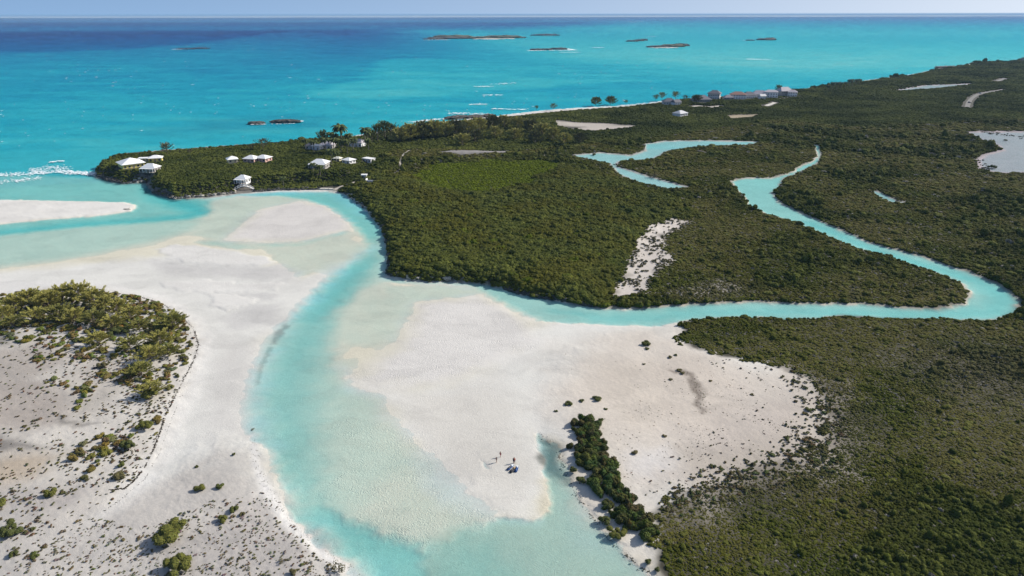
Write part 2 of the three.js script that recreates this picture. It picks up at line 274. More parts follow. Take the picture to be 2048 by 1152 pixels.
function groundColor(x, z) {
  let [r, g, b] = SAND;
  for (const q of COLORS) {
    const [qx, qz] = q.warp ? warped(x, z, q.warp) : [x, z], s = q.at(qx, qz) * (q.share ?? 1);
    if (s > 0) { r = lerp(r, q.value[0], s); g = lerp(g, q.value[1], s); b = lerp(b, q.value[2], s); }
  }
  const [mx, mz] = warped(x, z, 9), damp = smooth(0.02, 0.22, fbm(mx * 0.016, mz * 0.034, 4)), stain = smooth(0.22, 0.42, fbm(mx * 0.05 + 31, mz * 0.09, 3)); // damp streaks and stains of the tide
  const v = 1 - 0.065 * damp - 0.05 * stain + 0.07 * fbm(x * 0.03, z * 0.03, 3, m2) + 0.05 * fbm(x * 0.5, z * 0.5, 3, m2);
  tone[0] = r * v; tone[1] = g * v; tone[2] = b * (v * 0.99 + 0.01);
  return tone;
}

// grid of the ground: rays of constant bearing and rings that grow with distance
const EYE_H = 110, COLS = 1150, BEAR = 0.86, RINGS = [];
for (let d = 62; d < 760; d += clamp(0.00145 * d * Math.hypot(d, EYE_H) / EYE_H, 0.16, 6)) RINGS.push(d);
for (let d = 770; d < 4200; d *= 1.0125) RINGS.push(d);
for (let d = 4300; d < 100000; d *= 1.07) RINGS.push(d);
const ROWS = RINGS.length, HEIGHT = new Float32Array(ROWS * (COLS + 1));
const bearing = (c) => -BEAR + (2 * BEAR * c) / COLS;
const BARS = [ // shoals with strong current ripples
  new Zone([[840, 612], [960, 600], [1045, 640], [1075, 685], [965, 728], [865, 768], [760, 772], [730, 750], [800, 690]], 1, 3),
  new Zone([[520, 425], [600, 408], [655, 418], [695, 444], [685, 458], [620, 475], [540, 481], [470, 478]], 1, 3),
  new Zone([[318, 502], [340, 493], [397, 495], [444, 503], [530, 518], [540, 525], [444, 528], [374, 523]], 1, 2),
  new Zone([[330, 567], [420, 564], [491, 570], [570, 568], [545, 578], [467, 582], [397, 582]], 1, 2),
  new Zone([[700, 830], [800, 850], [940, 1000], [960, 1035], [852, 1095], [720, 1045], [660, 1000], [660, 900]], 1, 3),
];
const groundGeometry = new THREE.BufferGeometry();
{
  const pos = new Float32Array(ROWS * (COLS + 1) * 3), col = new Float32Array(ROWS * (COLS + 1) * 3), uv = new Float32Array(ROWS * (COLS + 1) * 2), wet = [], dry = [], bars = [];
  for (let r = 0, k = 0; r < ROWS; r++) for (let c = 0; c <= COLS; c++, k++) {
    const a = bearing(c), x = Math.sin(a) * RINGS[r], z = -Math.cos(a) * RINGS[r], h = groundHeight(x, z);
    HEIGHT[k] = h;
    pos.set([x, h, z], k * 3);
    col.set(groundColor(x, z), k * 3);
    uv.set([x / 20, z / 20], k * 2);
  }
  for (let r = 0; r < ROWS - 1; r++) for (let c = 0; c < COLS; c++) {
    const i = r * (COLS + 1) + c, to = RINGS[r] < 520 && BARS.some((b) => b.at(pos[i * 3] + 6 * n2(pos[i * 3] * 0.05, pos[i * 3 + 2] * 0.05), pos[i * 3 + 2]) > 0.5) ? bars : HEIGHT[i] < 0.33 ? wet : dry;
    to.push(i, i + 1, i + COLS + 1, i + 1, i + COLS + 2, i + COLS + 1);
  }
  groundGeometry.setAttribute('position', new THREE.BufferAttribute(pos, 3));
  groundGeometry.setAttribute('color', new THREE.BufferAttribute(col, 3));
  groundGeometry.setAttribute('uv', new THREE.BufferAttribute(uv, 2));
  groundGeometry.setIndex(new THREE.BufferAttribute(Uint32Array.from([wet, dry, bars].reduce((o, l) => { for (const v of l) o.push(v); return o; }, [])), 1));
  groundGeometry.addGroup(0, wet.length, 0);
  groundGeometry.addGroup(wet.length, dry.length, 1);
  groundGeometry.addGroup(wet.length + dry.length, bars.length, 2);
  groundGeometry.computeVertexNormals();
}
function level(x, z) { // height of the ground as built
  const d = Math.hypot(x, z), a = Math.atan2(x, -z);
  let lo = 0, hi = ROWS - 1;
  while (hi - lo > 1) { const m = (lo + hi) >> 1; if (RINGS[m] <= d) lo = m; else hi = m; }
  const u = clamp(((a + BEAR) / (2 * BEAR)) * COLS, 0, COLS - 0.001), c = Math.floor(u), s = u - c, t = clamp((d - RINGS[lo]) / (RINGS[hi] - RINGS[lo]), 0, 1), i = lo * (COLS + 1) + c, j = hi * (COLS + 1) + c;
  return lerp(lerp(HEIGHT[i], HEIGHT[i + 1], s), lerp(HEIGHT[j], HEIGHT[j + 1], s), t);
}

// textures of the ground: grain and relief that tile every 20 m
function tile(n, f) { // periodic grey texture
  const d = new Uint8Array(n * n * 4);
  for (let y = 0, o = 0; y < n; y++) for (let x = 0; x < n; x++, o += 4) { const v = f(x / n, y / n); d[o] = clamp(v[0] ?? v, 0, 255); d[o + 1] = clamp(v[1] ?? v, 0, 255); d[o + 2] = clamp(v[2] ?? v, 0, 255); d[o + 3] = 255; }
  const t = new THREE.DataTexture(d, n, n);
  t.wrapS = t.wrapT = THREE.RepeatWrapping; t.magFilter = THREE.LinearFilter; t.needsUpdate = true;
  return t;
}
const round4 = (f, u, v, k) => { const a = u * 2 * Math.PI, b = v * 2 * Math.PI, R = k / (2 * Math.PI); return f(R * Math.cos(a) + R * Math.sin(b) * 0.9, R * Math.sin(a) + R * Math.cos(b) * 1.1, R * (Math.cos(b) - Math.sin(a)) * 0.7); };
const grainMap = tile(1024, (u, v) => { const s = 0.5 * round4(n3, u, v, 22) + 0.35 * round4(n3, u, v, 60) + 0.3 * round4(n3, u, v, 150), speck = Math.max(0, round4(n3, u + 0.3, v, 110) - 0.62) * 1.6; const g = 240 + 10 * s - 90 * speck; return [g, g, g]; });
grainMap.colorSpace = THREE.SRGBColorSpace;
const rippleMap = tile(1024, (u, v) => {
  const w = 0.55 * round4(n3, u, v, 5) + 0.25 * round4(n3, u, v, 14), a = Math.sin(2 * Math.PI * (14 * v + 5 * u + 2.2 * w)), b = round4(n3, u, v, 40), c = round4(n3, u, v, 90);
  const amp = 0.5 + 0.5 * round4(n3, u + 0.5, v, 6);
  return 128 + 44 * a * clamp(amp, 0.15, 1) + 30 * b + 16 * c;
});
const duneMap = tile(1024, (u, v) => 128 + 50 * round4(n3, u, v, 18) + 40 * round4(n3, u, v, 48) + 26 * round4(n3, u, v, 120));
const rippleSand = new THREE.MeshStandardMaterial({ color: 0xffffff, vertexColors: true, map: grainMap, bumpMap: rippleMap, bumpScale: 0.085, roughness: 0.9 });
const drySand = new THREE.MeshStandardMaterial({ color: 0xffffff, vertexColors: true, map: grainMap, bumpMap: duneMap, bumpScale: 0.055, roughness: 0.95 });
const shoalSand = new THREE.MeshStandardMaterial({ color: 0xffffff, vertexColors: true, map: grainMap, bumpMap: rippleMap, bumpScale: 0.21, roughness: 0.9 });
const ground = new THREE.Mesh(groundGeometry, [rippleSand, drySand, shoalSand]);
add(ground, 'sandy_ground', 'pale sand flats, sea bed and low island ground', 'ground', null, 'structure');

// the water: a clear body that takes red out of the light along its depth, with a rippled surface
const waveMap = tile(1024, (u, v) => 128 + 46 * round4(n3, u, v, 16) + 40 * round4(n3, u * 1, v, 36) + 30 * round4(n3, u, v, 80));
{
  const g = new THREE.BufferGeometry(), rings = RINGS.filter((_, i) => i % 6 === 0 || i > ROWS - 3), n = 160, pos = [], uv = [], idx = [];
  for (const d of rings) for (let c = 0; c <= n; c++) { const a = -BEAR * 1.02 + (2.04 * BEAR * c) / n, x = Math.sin(a) * d * 0.999, z = -Math.cos(a) * d * 0.999; pos.push(x, 0, z); uv.push(x / 26, z / 26); }
  for (let r = 0; r < rings.length - 1; r++) for (let c = 0; c < n; c++) { const i = r * (n + 1) + c; idx.push(i, i + 1, i + n + 1, i + 1, i + n + 2, i + n + 1); }
  g.setAttribute('position', new THREE.Float32BufferAttribute(pos, 3));
  g.setAttribute('uv', new THREE.Float32BufferAttribute(uv, 2));
  g.setIndex(idx);
  g.computeVertexNormals();
  const water = new THREE.Mesh(g, new THREE.MeshPhysicalMaterial({ color: rgb(0.08, 0.42, 0.52), transparent: true, opacity: 0.085, roughness: 0.12, ior: 1.33, thickness: 1, attenuationColor: rgb(0.6065, 0.9277, 0.9724), attenuationDistance: 1, bumpMap: waveMap, bumpScale: 0.35, side: THREE.DoubleSide }));
  add(water, 'sea_water', 'clear turquoise sea, tidal channels and creeks', 'water', null, 'structure');
}
// ---------------------------------------------------------------- finding places
function place(px, py, sink = 0) { let h = 3, x, z; for (let i = 0; i < 8; i++) { [x, z] = spot(px, py, h); h = level(x, z); } return new THREE.Vector3(x, Math.max(h, -0.3) - sink, z); }
const landZone = new Zone(LAND, 1, 1), zoneOf = (points, f, lev = 0) => new Zone(points, 1, f, { level: lev });
const NO_TREES = [
  zoneOf([[1214, 590], [1240, 545], [1262, 500], [1275, 468], [1300, 452], [1340, 436], [1385, 438], [1360, 455], [1330, 470], [1330, 490], [1352, 515], [1330, 530], [1305, 550], [1300, 575], [1250, 594]], 6, 2),
  zoneOf([[1108, 237], [1150, 239], [1200, 239], [1285, 245], [1255, 250], [1190, 256], [1140, 252], [1115, 246]], 2, 4),
  zoneOf([[870, 303], [925, 297], [1020, 290], [1020, 298], [930, 306]], 2, 5),
  zoneOf([[1455, 222], [1525, 220], [1505, 228], [1460, 230]], 3, 5),
];
const THIN = [zoneOf([[1350, 585], [1440, 562], [1500, 580], [1440, 598], [1350, 600]], 10), zoneOf([[1400, 930], [1560, 860], [1660, 760], [1730, 850], [1640, 960], [1480, 1010], [1330, 1030]], 16), zoneOf([[1780, 720], [1960, 690], [2100, 720], [2100, 830], [1900, 790]], 22), zoneOf([[1700, 575], [1715, 575], [1715, 608], [1700, 608]], 3)];
const THICKET = zoneOf([[655, 381], ...THICKET_SHORE, [1230, 560], [1290, 450], [1400, 425], [1330, 390], [1250, 360], [1150, 325], [1000, 312], [880, 322], [815, 342], [780, 350], [690, 330]], 14, 3);
const MEADOW = zoneOf([[808, 346], [880, 326], [1000, 318], [1112, 323], [1100, 345], [1060, 370], [962, 393], [880, 382], [830, 364]], 8, 2);
const COASTAL = zoneOf([[640, 310], [800, 300], [1000, 300], [1300, 270], [1560, 235], [1700, 250], [2048, 235], [2600, 200], [2600, 100], ...COAST.slice().reverse(), [640, 281]], 25, 3);
const HEAD = zoneOf([[185, 352], [203, 330], [330, 308], [560, 290], [700, 280], [790, 290], [720, 350], [655, 382], ...HEADLAND_SHORE.slice().reverse()], 3, 4);
const beach = new Band(COAST.map(([x, y], i) => [x, y + 1.5, i < 2 ? 0.1 : i < 9 ? 13 : i < 17 ? 21 : 5]), 1, 2);
const cliff = new Band(HEADLAND_SHORE.slice(0, 8).map(([x, y]) => [x, y, 3.2]), 1, 1);
const houses = []; // [x, z, radius] kept free of trees
const tracks = [];

// ---------------------------------------------------------------- foliage
const rnd = random(5);
const gauss = (r) => (r() + r() + r() - 1.5) / 1.5;
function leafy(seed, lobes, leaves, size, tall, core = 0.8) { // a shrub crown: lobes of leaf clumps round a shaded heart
  const r = random(seed), pos = [], col = [], nor = [];
  const tri = (a, b, c, n, k) => { pos.push(...a, ...b, ...c); for (let i = 0; i < 3; i++) { col.push(k[0], k[1], k[2]); nor.push(...n); } };
  for (const [lx, ly, lz, lr] of lobes) {
    const ico = new THREE.IcosahedronGeometry(lr * core, 1), p = ico.attributes.position;
    const v = new THREE.Vector3(), q = [];
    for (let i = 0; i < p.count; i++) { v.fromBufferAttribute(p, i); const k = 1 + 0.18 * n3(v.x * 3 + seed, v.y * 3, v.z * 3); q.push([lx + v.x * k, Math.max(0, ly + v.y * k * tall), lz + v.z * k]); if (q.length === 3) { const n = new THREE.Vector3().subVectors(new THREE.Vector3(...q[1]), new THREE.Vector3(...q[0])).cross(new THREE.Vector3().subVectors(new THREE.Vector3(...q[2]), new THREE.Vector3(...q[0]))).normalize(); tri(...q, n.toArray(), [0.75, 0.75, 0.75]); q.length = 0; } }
    const count = Math.round(leaves * lr * lr);
    for (let i = 0; i < count; i++) {
      const a = r() * 6.283, y = 1 - r() * 1.35, s = Math.sqrt(Math.max(0, 1 - y * y)), d = lr * (0.82 + 0.28 * r());
      const dir = new THREE.Vector3(Math.cos(a) * s, y, Math.sin(a) * s), c = [lx + dir.x * d, ly + dir.y * d * tall, lz + dir.z * d];
      if (c[1] < 0.02) continue;
      const n = dir.clone().add(new THREE.Vector3(gauss(r), gauss(r) + 0.25, gauss(r)).multiplyScalar(0.75)).normalize();
      const t = new THREE.Vector3(gauss(r), gauss(r), gauss(r)).cross(n).normalize(), b = n.clone().cross(t), k = size * (0.6 + 0.8 * r()), f = 0.72 + 0.56 * r(), w = 0.9 + 0.2 * r(), shade = [f * w, f, f * (0.9 + 0.2 * r())];
      const at = (u, w2, e = 0) => [c[0] + t.x * u + b.x * w2 + n.x * e, c[1] + t.y * u + b.y * w2 + n.y * e, c[2] + t.z * u + b.z * w2 + n.z * e];
      const p0 = at(-k, 0, -k * 0.25), p1 = at(0, -k * 0.62), p2 = at(k, 0, -k * 0.25), p3 = at(0, k * 0.62), N = n.toArray();
      tri(p0, p1, p2, N, shade); tri(p0, p2, p3, N, shade);
    }
  }
  const g = new THREE.BufferGeometry();
  g.setAttribute('position', new THREE.Float32BufferAttribute(pos, 3));
  g.setAttribute('color', new THREE.Float32BufferAttribute(col, 3));
  g.setAttribute('normal', new THREE.Float32BufferAttribute(nor, 3));
  return g;
}
const foliage = new THREE.MeshPhysicalMaterial({ color: 0xffffff, vertexColors: true, roughness: 0.85, specularIntensity: 0.2, side: THREE.DoubleSide });
const someLobes = (seed, n, spread, r0, r1) => { const r = random(seed), l = []; for (let i = 0; i < n; i++) { const a = r() * 6.283, d = spread * Math.sqrt(r()); l.push([Math.cos(a) * d, 0.35 + 0.3 * r(), Math.sin(a) * d, r0 + (r1 - r0) * r()]); } return l; };
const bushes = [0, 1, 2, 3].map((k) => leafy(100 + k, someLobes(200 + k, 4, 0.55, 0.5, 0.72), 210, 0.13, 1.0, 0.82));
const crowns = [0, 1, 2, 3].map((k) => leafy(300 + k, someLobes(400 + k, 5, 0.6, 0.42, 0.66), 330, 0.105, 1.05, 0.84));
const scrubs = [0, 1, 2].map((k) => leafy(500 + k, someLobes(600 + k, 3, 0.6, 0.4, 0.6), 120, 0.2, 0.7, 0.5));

function scatter(name, label, category, protos, list) {
  const per = protos.map(() => []);
  list.forEach((e, i) => per[(i * 7 + (e[0] * 13 | 0) & 1023) % protos.length].push(e));
  const m = new THREE.Matrix4(), q = new THREE.Quaternion(), Y = new THREE.Vector3(0, 1, 0), c = new THREE.Color();
  per.forEach((items, k) => {
    if (!items.length) return;
    const im = new THREE.InstancedMesh(protos[k], foliage, items.length);
    items.forEach(([x, y, z, r, tall, tint], i) => { m.compose(new THREE.Vector3(x, y, z), q.setFromAxisAngle(Y, (i * 2.399) % 6.283), new THREE.Vector3(r * (1 + 0.32 * Math.sin(i * 12.9898)), r * tall, r * (1 + 0.32 * Math.sin(i * 78.233)))); im.setMatrixAt(i, m); im.setColorAt(i, c.setRGB(...tint)); });
    add(im, name, label, category, null, 'stuff');
  });
}
// ---------------------------------------------------------------- shrubs that stand alone
const bark = matte(0.16, 0.13, 0.10), paleBark = matte(0.17, 0.15, 0.125);
function stemGeometry(h, r, n, seed) { const q = random(seed), parts = []; for (let i = 0; i < n; i++) { const g = new THREE.CylinderGeometry(r * 0.5, r, h, 6); g.translate(0, h / 2, 0); g.rotateZ((q() - 0.5) * 0.9); g.rotateY(q() * 6.28); parts.push(g); } return mergeGeometries(parts); }
const tints = new Map();
function tinted(r, g, b) { const k = [r, g, b].join(); if (!tints.has(k)) tints.set(k, new THREE.MeshPhysicalMaterial({ color: rgb(r, g, b), vertexColors: true, roughness: 0.85, specularIntensity: 0.2, side: THREE.DoubleSide })); return tints.get(k); }
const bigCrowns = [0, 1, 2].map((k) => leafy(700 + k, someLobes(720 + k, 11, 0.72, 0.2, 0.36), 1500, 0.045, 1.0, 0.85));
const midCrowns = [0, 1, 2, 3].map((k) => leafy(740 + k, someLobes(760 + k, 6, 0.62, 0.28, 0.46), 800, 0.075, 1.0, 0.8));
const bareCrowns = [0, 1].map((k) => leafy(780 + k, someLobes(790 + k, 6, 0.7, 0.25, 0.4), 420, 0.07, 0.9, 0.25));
const stems = [0, 1].map((k) => stemGeometry(0.6, 0.035, 5, 800 + k));
function shrub(px, py, radius, label, o = {}) {
  const g = new THREE.Group(), p = place(px, py, 0.05), set = o.bare ? bareCrowns : radius > 2.4 ? bigCrowns : midCrowns;
  const c = o.tint ?? [0.10, 0.115, 0.03];
  part(g, 'crown', set[Math.round(px + py) % set.length], tinted(...c));
  part(g, 'stem', stems[Math.round(px) % 2], bark);
  g.position.copy(p); g.rotation.y = (px * 0.37) % 6.28; g.scale.set(radius, radius * (o.tall ?? 0.85), radius * (o.deep ?? 1));
  return add(g, o.name ?? 'shrub', label, 'shrub', o.group ?? 'shrubs standing alone on the sand');
}
const YG = [0.125, 0.13, 0.03], BR = [0.125, 0.112, 0.05], DK = [0.085, 0.098, 0.03];
[
  [345, 1078, 5.2, 'largest round green shrub on the sand of the lower left bank', { tall: 0.7, tint: YG }], [360, 1140, 3.7, 'big green shrub just below the largest shrub on the sand bank', { tint: YG }],
  [103, 988, 2.0, 'green shrub standing beside a dark grey pan on the scrub isle', { tint: YG }], [26, 1062, 2.7, 'wide green shrub at the left picture edge, lower left corner', { tint: DK, deep: 1.3 }],
  [-2, 1012, 1.9, 'green shrub cut by the left picture edge above the wide shrub', { tint: YG }], [400, 978, 1.75, 'round green shrub on bare sand above the big shrubs', { tint: YG }],
  [441, 974, 1.3, 'small shrub just right of the round green shrub on bare sand', {}], [441, 1044, 1.7, 'shrub right of the largest shrub, lower one of a pair', { tint: YG }],
  [468, 1023, 1.5, 'shrub right of the largest shrub, upper one of a pair', {}], [484, 1031, 0.95, 'little thin shrub beside the pair of shrubs', { tint: BR }],
  [470, 910, 0.8, 'small lone shrub on bare sand near the channel bank', { tint: DK }], [393, 934, 0.7, 'tiny lone shrub on bare sand left of the channel', { tint: DK }],
  [70, 1116, 1.15, 'small round cushion shrub near the lower left corner', { tall: 0.6 }], [27, 1112, 1.3, 'low shrub left of the round cushion shrub', { tint: DK }],
  [678, 1143, 2.3, 'brownish thorny shrub on the bank above the deep channel', { tint: BR, bare: true }], [566, 1124, 1.1, 'sparse brown shrub left of the thorny bank shrub', { tint: BR, bare: true }],
  [582, 1150, 1.3, 'olive shrub at the bottom edge left of the channel', { tint: BR }], [505, 860, 0.9, 'small dead shrub at the very edge of the channel bank', { tint: BR, bare: true, tall: 0.5 }],
  [300, 792, 3.3, 'round bright green shrub above the wrack line of the scrub isle', { tint: YG }], [255, 898, 3.0, 'large dark green shrub at the foot of the scrub isle', { tint: DK }],
  [290, 858, 2.7, 'bright green shrub between two others along the wrack line', { tint: YG }], [240, 932, 1.4, 'small green shrub just below the large dark one on the isle', {}],
  [243, 955, 2.0, 'spreading brown-green shrub above the end of the wrack line', { tint: BR }], [345, 650, 4.2, 'broad feathery shrub on the right tip of the scrub isle', { tint: YG, tall: 0.8 }],
  [300, 705, 4.6, 'wide olive shrub in the middle of the scrub isle', { tint: YG, tall: 0.6, deep: 1.3 }], [270, 745, 3.8, 'grey-green spreading shrub below the wide olive one', { tint: DK, tall: 0.55 }],
  [205, 735, 2.6, 'brown-topped shrub left of the grey-green spreading one', { tint: BR, tall: 0.7 }], [60, 678, 2.4, 'upright olive shrub beside the small lagoon of the isle', { tint: YG }],
  [160, 683, 2.6, 'dark mounded shrub under the feathery trees of the isle', { tint: DK, tall: 0.7 }], [240, 668, 4.0, 'large dark mound of scrub right under the feathery trees', { tint: DK, tall: 0.6, deep: 1.2 }],
  [1291, 688, 2.3, 'green shrub alone near the creek mouth on the right flat', { tint: DK, tall: 0.6 }], [1293, 698, 1.1, 'little shrub just below the one near the creek mouth', { tint: DK, tall: 0.6 }],
  [1136, 810, 1.6, 'flat green shrub at the left margin of the right sand flat', { tint: DK, tall: 0.6 }], [1164, 803, 1.1, 'small shrub between two others on the right sand flat', { tint: DK, tall: 0.6 }],
  [1192, 799, 1.9, 'wide shrub, rightmost of three in a row on the sand flat', { tint: DK, tall: 0.55 }], [1200, 842, 1.1, 'small shrub beside the top of the mangrove hedge', { tint: DK }],
  [1112, 822, 0.8, 'tiny shrub nearest the white bar on the right flat', { tint: DK, tall: 0.5 }], [1212, 818, 0.8, 'tiny low plant below the row of three shrubs', { tint: DK, tall: 0.5 }],
  [1338, 715, 1.1, 'brownish shrub in the upper middle of the sand flat', { tint: BR, tall: 0.6 }], [1352, 711, 0.9, 'dark shrub upper right on the sand flat near the trees', { tint: DK, tall: 0.6 }],
  [1288, 728, 0.8, 'twin specks of dark plant in the middle of the sand flat', { tint: DK, tall: 0.5 }], [1360, 742, 1.3, 'shrub at the head of the dark drift line on the flat', { tint: BR, tall: 0.5 }],
  [1368, 748, 1.3, 'second shrub along the dark drift line on the flat', { tint: BR, tall: 0.5 }], [1342, 760, 0.9, 'small plant left of the dark drift line', { tint: BR, tall: 0.5 }],
  [1420, 762, 0.8, 'small plant right of the dark drift line', { tint: BR, tall: 0.5 }], [1330, 872, 0.9, 'dark plant above the white crusted patch on the flat', { tint: BR, tall: 0.5 }],
  [1268, 905, 1.2, 'brown shrub left of the white crusted patch', { tint: BR, tall: 0.6 }], [1505, 790, 0.9, 'dark plant in the right part of the sand flat', { tint: BR, tall: 0.5 }],
  [1618, 820, 1.4, 'dark shrub at the right margin of the sand flat', { tint: DK, tall: 0.6 }], [1590, 762, 1.2, 'dark shrub in the upper right corner of the sand flat', { tint: DK, tall: 0.6 }],
  [1150, 942, 1.6, 'small mangrove shrub on the waterline left of the hedge', { tint: DK }], [1160, 968, 1.9, 'mangrove shrub standing at the water beside the hedge', { tint: DK }],
  [1210, 1018, 2.0, 'mangrove shrub alone between the hedge and the pale water', { tint: DK }], [1205, 1048, 1.9, 'mangrove shrub at the waterline below the alone one', { tint: DK }],
  [1232, 1068, 2.6, 'largest waterside mangrove below the hedge', { tint: YG, tall: 0.7 }], [1300, 1128, 1.2, 'small mangrove near the bottom edge by the pale water', { tint: DK }],
  [1318, 1142, 1.0, 'smallest mangrove at the bottom edge by the pale water', { tint: DK }],
  [1984, 337, 3.6, 'round mangrove standing in the grey pond', { tint: DK }], [1970, 283, 2.2, 'mangrove bush in the pond near its upper shore', { tint: DK }], [2011, 282, 2.0, 'mangrove bush far out in the grey pond', { tint: DK }],
  [1186, 311, 2.4, 'tiny mangrove islet in the upper creek', { tint: DK }], [1308, 356, 5.0, 'pale leggy mangrove clump standing in the upper creek', { tint: BR, bare: true, tall: 0.7 }],
].forEach((a) => shrub(...a));

// scrub that nobody could count: tufts on the isle, the bank and the flat, and the hedge by the pale water
{
  const r = random(91), tuft = [], hedge = [], reeds = [];
  const isleZone = zoneOf(ISLET, 2), bankZone = zoneOf([[300, 1060], [470, 990], [530, 985], [600, 1060], [700, 1140], [700, 1260], [-200, 1260], [-200, 1060], [120, 1030]], 4), flatZone = zoneOf([[1380, 690], [1660, 760], [1700, 960], [1330, 1030], [1280, 960], [1400, 880], [1520, 820]], 8), clear = NO_TREES[0];
  const densest = zoneOf([[150, 640], [330, 640], [390, 690], [330, 830], [240, 960], [200, 940], [220, 820], [120, 740], [60, 700]], 10);
  const rim = zoneOf([[1560, 735], [1640, 765], [1680, 860], [1650, 940], [1500, 980], [1340, 1030], [1310, 1010], [1420, 945], [1560, 900], [1610, 820]], 8);
  for (let i = 0; i < 110000; i++) {
    const px = r() * 2300 - 200, py = 560 + r() * 690, [x, z] = spot(px, py, 0.8), h = level(x, z);
    if (h < 0.35) continue;
    const cl = fbm(x * 0.06, z * 0.06, 3), k = r();
    let dens = 0, tint = [0.13, 0.105, 0.06], size = 0.22 + 0.5 * r() * r();
    if (isleZone.at(x, z) > 0.6) { dens = 0.05 + 0.55 * Math.max(0, cl) + densest.at(x, z) * (0.12 + 0.5 * Math.max(0, cl + 0.1)); size *= 1.25; tint = k < 0.4 ? [0.11, 0.105, 0.04] : k < 0.8 ? [0.15, 0.11, 0.07] : [0.085, 0.085, 0.035]; }
    else if (bankZone.at(x, z) > 0.5) { dens = 0.16 + 0.5 * Math.max(0, cl); tint = k < 0.4 ? [0.13, 0.125, 0.05] : k < 0.75 ? [0.17, 0.14, 0.09] : [0.24, 0.21, 0.17]; size *= 0.85; }
    else if (rim.at(x, z) > 0.3) { dens = 0.35 * rim.at(x, z) + 0.4 * Math.max(0, cl); tint = [0.10, 0.098, 0.04]; size *= 1.6; }
    else if (flatZone.at(x, z) > 0.5) { dens = 0.03 + 0.3 * Math.max(0, cl); tint = [0.14, 0.115, 0.075]; size *= 0.9; }
    if (r() < dens) tuft.push([x, h - 0.03, z, size, 0.6 + 0.3 * r(), tint.map((c) => c * (0.8 + 0.4 * r()))]);
  }
  for (let i = 0; i < 2600; i++) { const px = 1210 + r() * 180, py = 430 + r() * 165, [x, z] = spot(px, py, 2), h = level(x, z); if (clear.at(x, z) > 0.55 && fbm(x * 0.09, z * 0.09, 3) > -0.06) tuft.push([x, h, z, 0.3 + 0.8 * r(), 0.8, [0.10, 0.095, 0.045]]); }
  const line = [[1172, 842], [1185, 868], [1195, 900], [1188, 930], [1215, 930], [1222, 965], [1245, 1000], [1268, 1030], [1300, 1070], [1235, 880]];
  for (let i = 0; i < 440; i++) { const t = r() * (line.length - 2), j = Math.floor(t), f = t - j, px = lerp(line[j][0], line[j + 1][0], f) + gauss(r) * 26 - (r() < 0.4 ? r() * 34 : 0), py = lerp(line[j][1], line[j + 1][1], f) + gauss(r) * 16, [x, z] = spot(px, py, 0.6), h = level(x, z); if (h > 0.05 && fbm(x * 0.12, z * 0.12, 2) > -0.22) hedge.push([x, h - 0.05, z, 0.7 + 0.8 * r(), 1.0 + 0.4 * r(), [0.068, 0.082, 0.022].map((c) => c * (0.75 + 0.5 * r()))]); }
  for (const [x0, y0, x1, y1, n] of [[1235, 330, 1385, 372, 260], [1940, 300, 1975, 345, 70], [1950, 262, 2048, 275, 60]]) for (let i = 0; i < n; i++) { const t = r(), px = lerp(x0, x1, t) + gauss(r) * 18, py = lerp(y0, y1, t) + gauss(r) * 6, [x, z] = spot(px, py), h = level(x, z); if (h < 0.1 && h > -0.3) reeds.push([x, -0.1, z, 0.5 + 0.8 * r(), 1.0, [0.09, 0.085, 0.045]]); }
  const dune = [];
  for (let i = 0; i < 9000; i++) {
    const px = -120 + r() * 540, py = 585 + r() * 400, [x, z] = spot(px, py, 0.8), h = level(x, z);
    if (h < 0.4 || isleZone.at(x, z) < 0.8) continue;
    const top = smooth(700, 640, py + fbm(x * 0.05, z * 0.05, 2) * 40) * smooth(420, 330, px), c = fbm(x * 0.035 + 7, z * 0.035, 3), k = densest.at(x, z) * smooth(-0.02, 0.16, c) * 0.42 + top * 0.7;
    if (r() < k) dune.push([x, h - 0.05, z, 0.4 + 1.0 * r(), 0.6 + 0.4 * r(), (r() < 0.6 ? [0.17, 0.16, 0.04] : r() < 0.5 ? [0.12, 0.12, 0.035] : [0.16, 0.135, 0.065]).map((v) => v * (0.75 + 0.5 * r()))]);
  }
  scatter('dune_thicket', 'tangled olive scrub covering the back of the scrub isle', 'scrub', crowns, dune);
  const crumbs = zoneOf([[1240, 830], [1420, 720], [1580, 740], [1650, 800], [1650, 930], [1340, 1000], [1270, 960]], 12), drift = new Band([[1345, 740, 1], [1375, 752, 1.4], [1392, 772, 1.8], [1402, 800, 1.5], [1398, 828, 0.8]], 1, 1);
  for (let i = 0; i < 16000; i++) { const px = 1100 + r() * 580, py = 690 + r() * 320, [x, z] = spot(px, py, 0.6), h = level(x, z); if (h < 0.3) continue; const k = 0.30 * crumbs.at(x, z) * smooth(-0.3, 0.4, fbm(x * 0.07, z * 0.07, 3)) + 0.75 * drift.at(x, z) + 0.012; if (r() < k) tuft.push([x, h - 0.03, z, 0.08 + 0.24 * r() * r(), 0.6, (r() < 0.4 ? [0.13, 0.115, 0.06] : [0.22, 0.17, 0.12]).map((c) => c * (0.7 + 0.5 * r()))]); }
  scatter('low_scrub', 'low brown and olive tufts scattered over the dune sand', 'scrub', scrubs, tuft);
  scatter('mangrove_hedge', 'narrow hedge of dark mangroves between flat and pale water', 'mangroves', bushes, hedge);
  scatter('mangrove_seedlings', 'scattered young mangroves standing in shallow creek water', 'mangroves', scrubs, reeds);
  // lines of dried weed on the beach
  const weed = [], A = [[225, 585], [275, 591], [325, 607], [362, 632], [386, 655], [397, 688], [386, 722], [368, 756], [346, 800], [330, 832], [318, 868], [306, 900], [288, 936], [266, 962], [248, 977], [222, 981]], B = [[215, 578], [300, 594], [370, 628], [402, 685], [378, 756], [342, 838], [318, 905], [290, 955], [240, 1000], [205, 1025]];
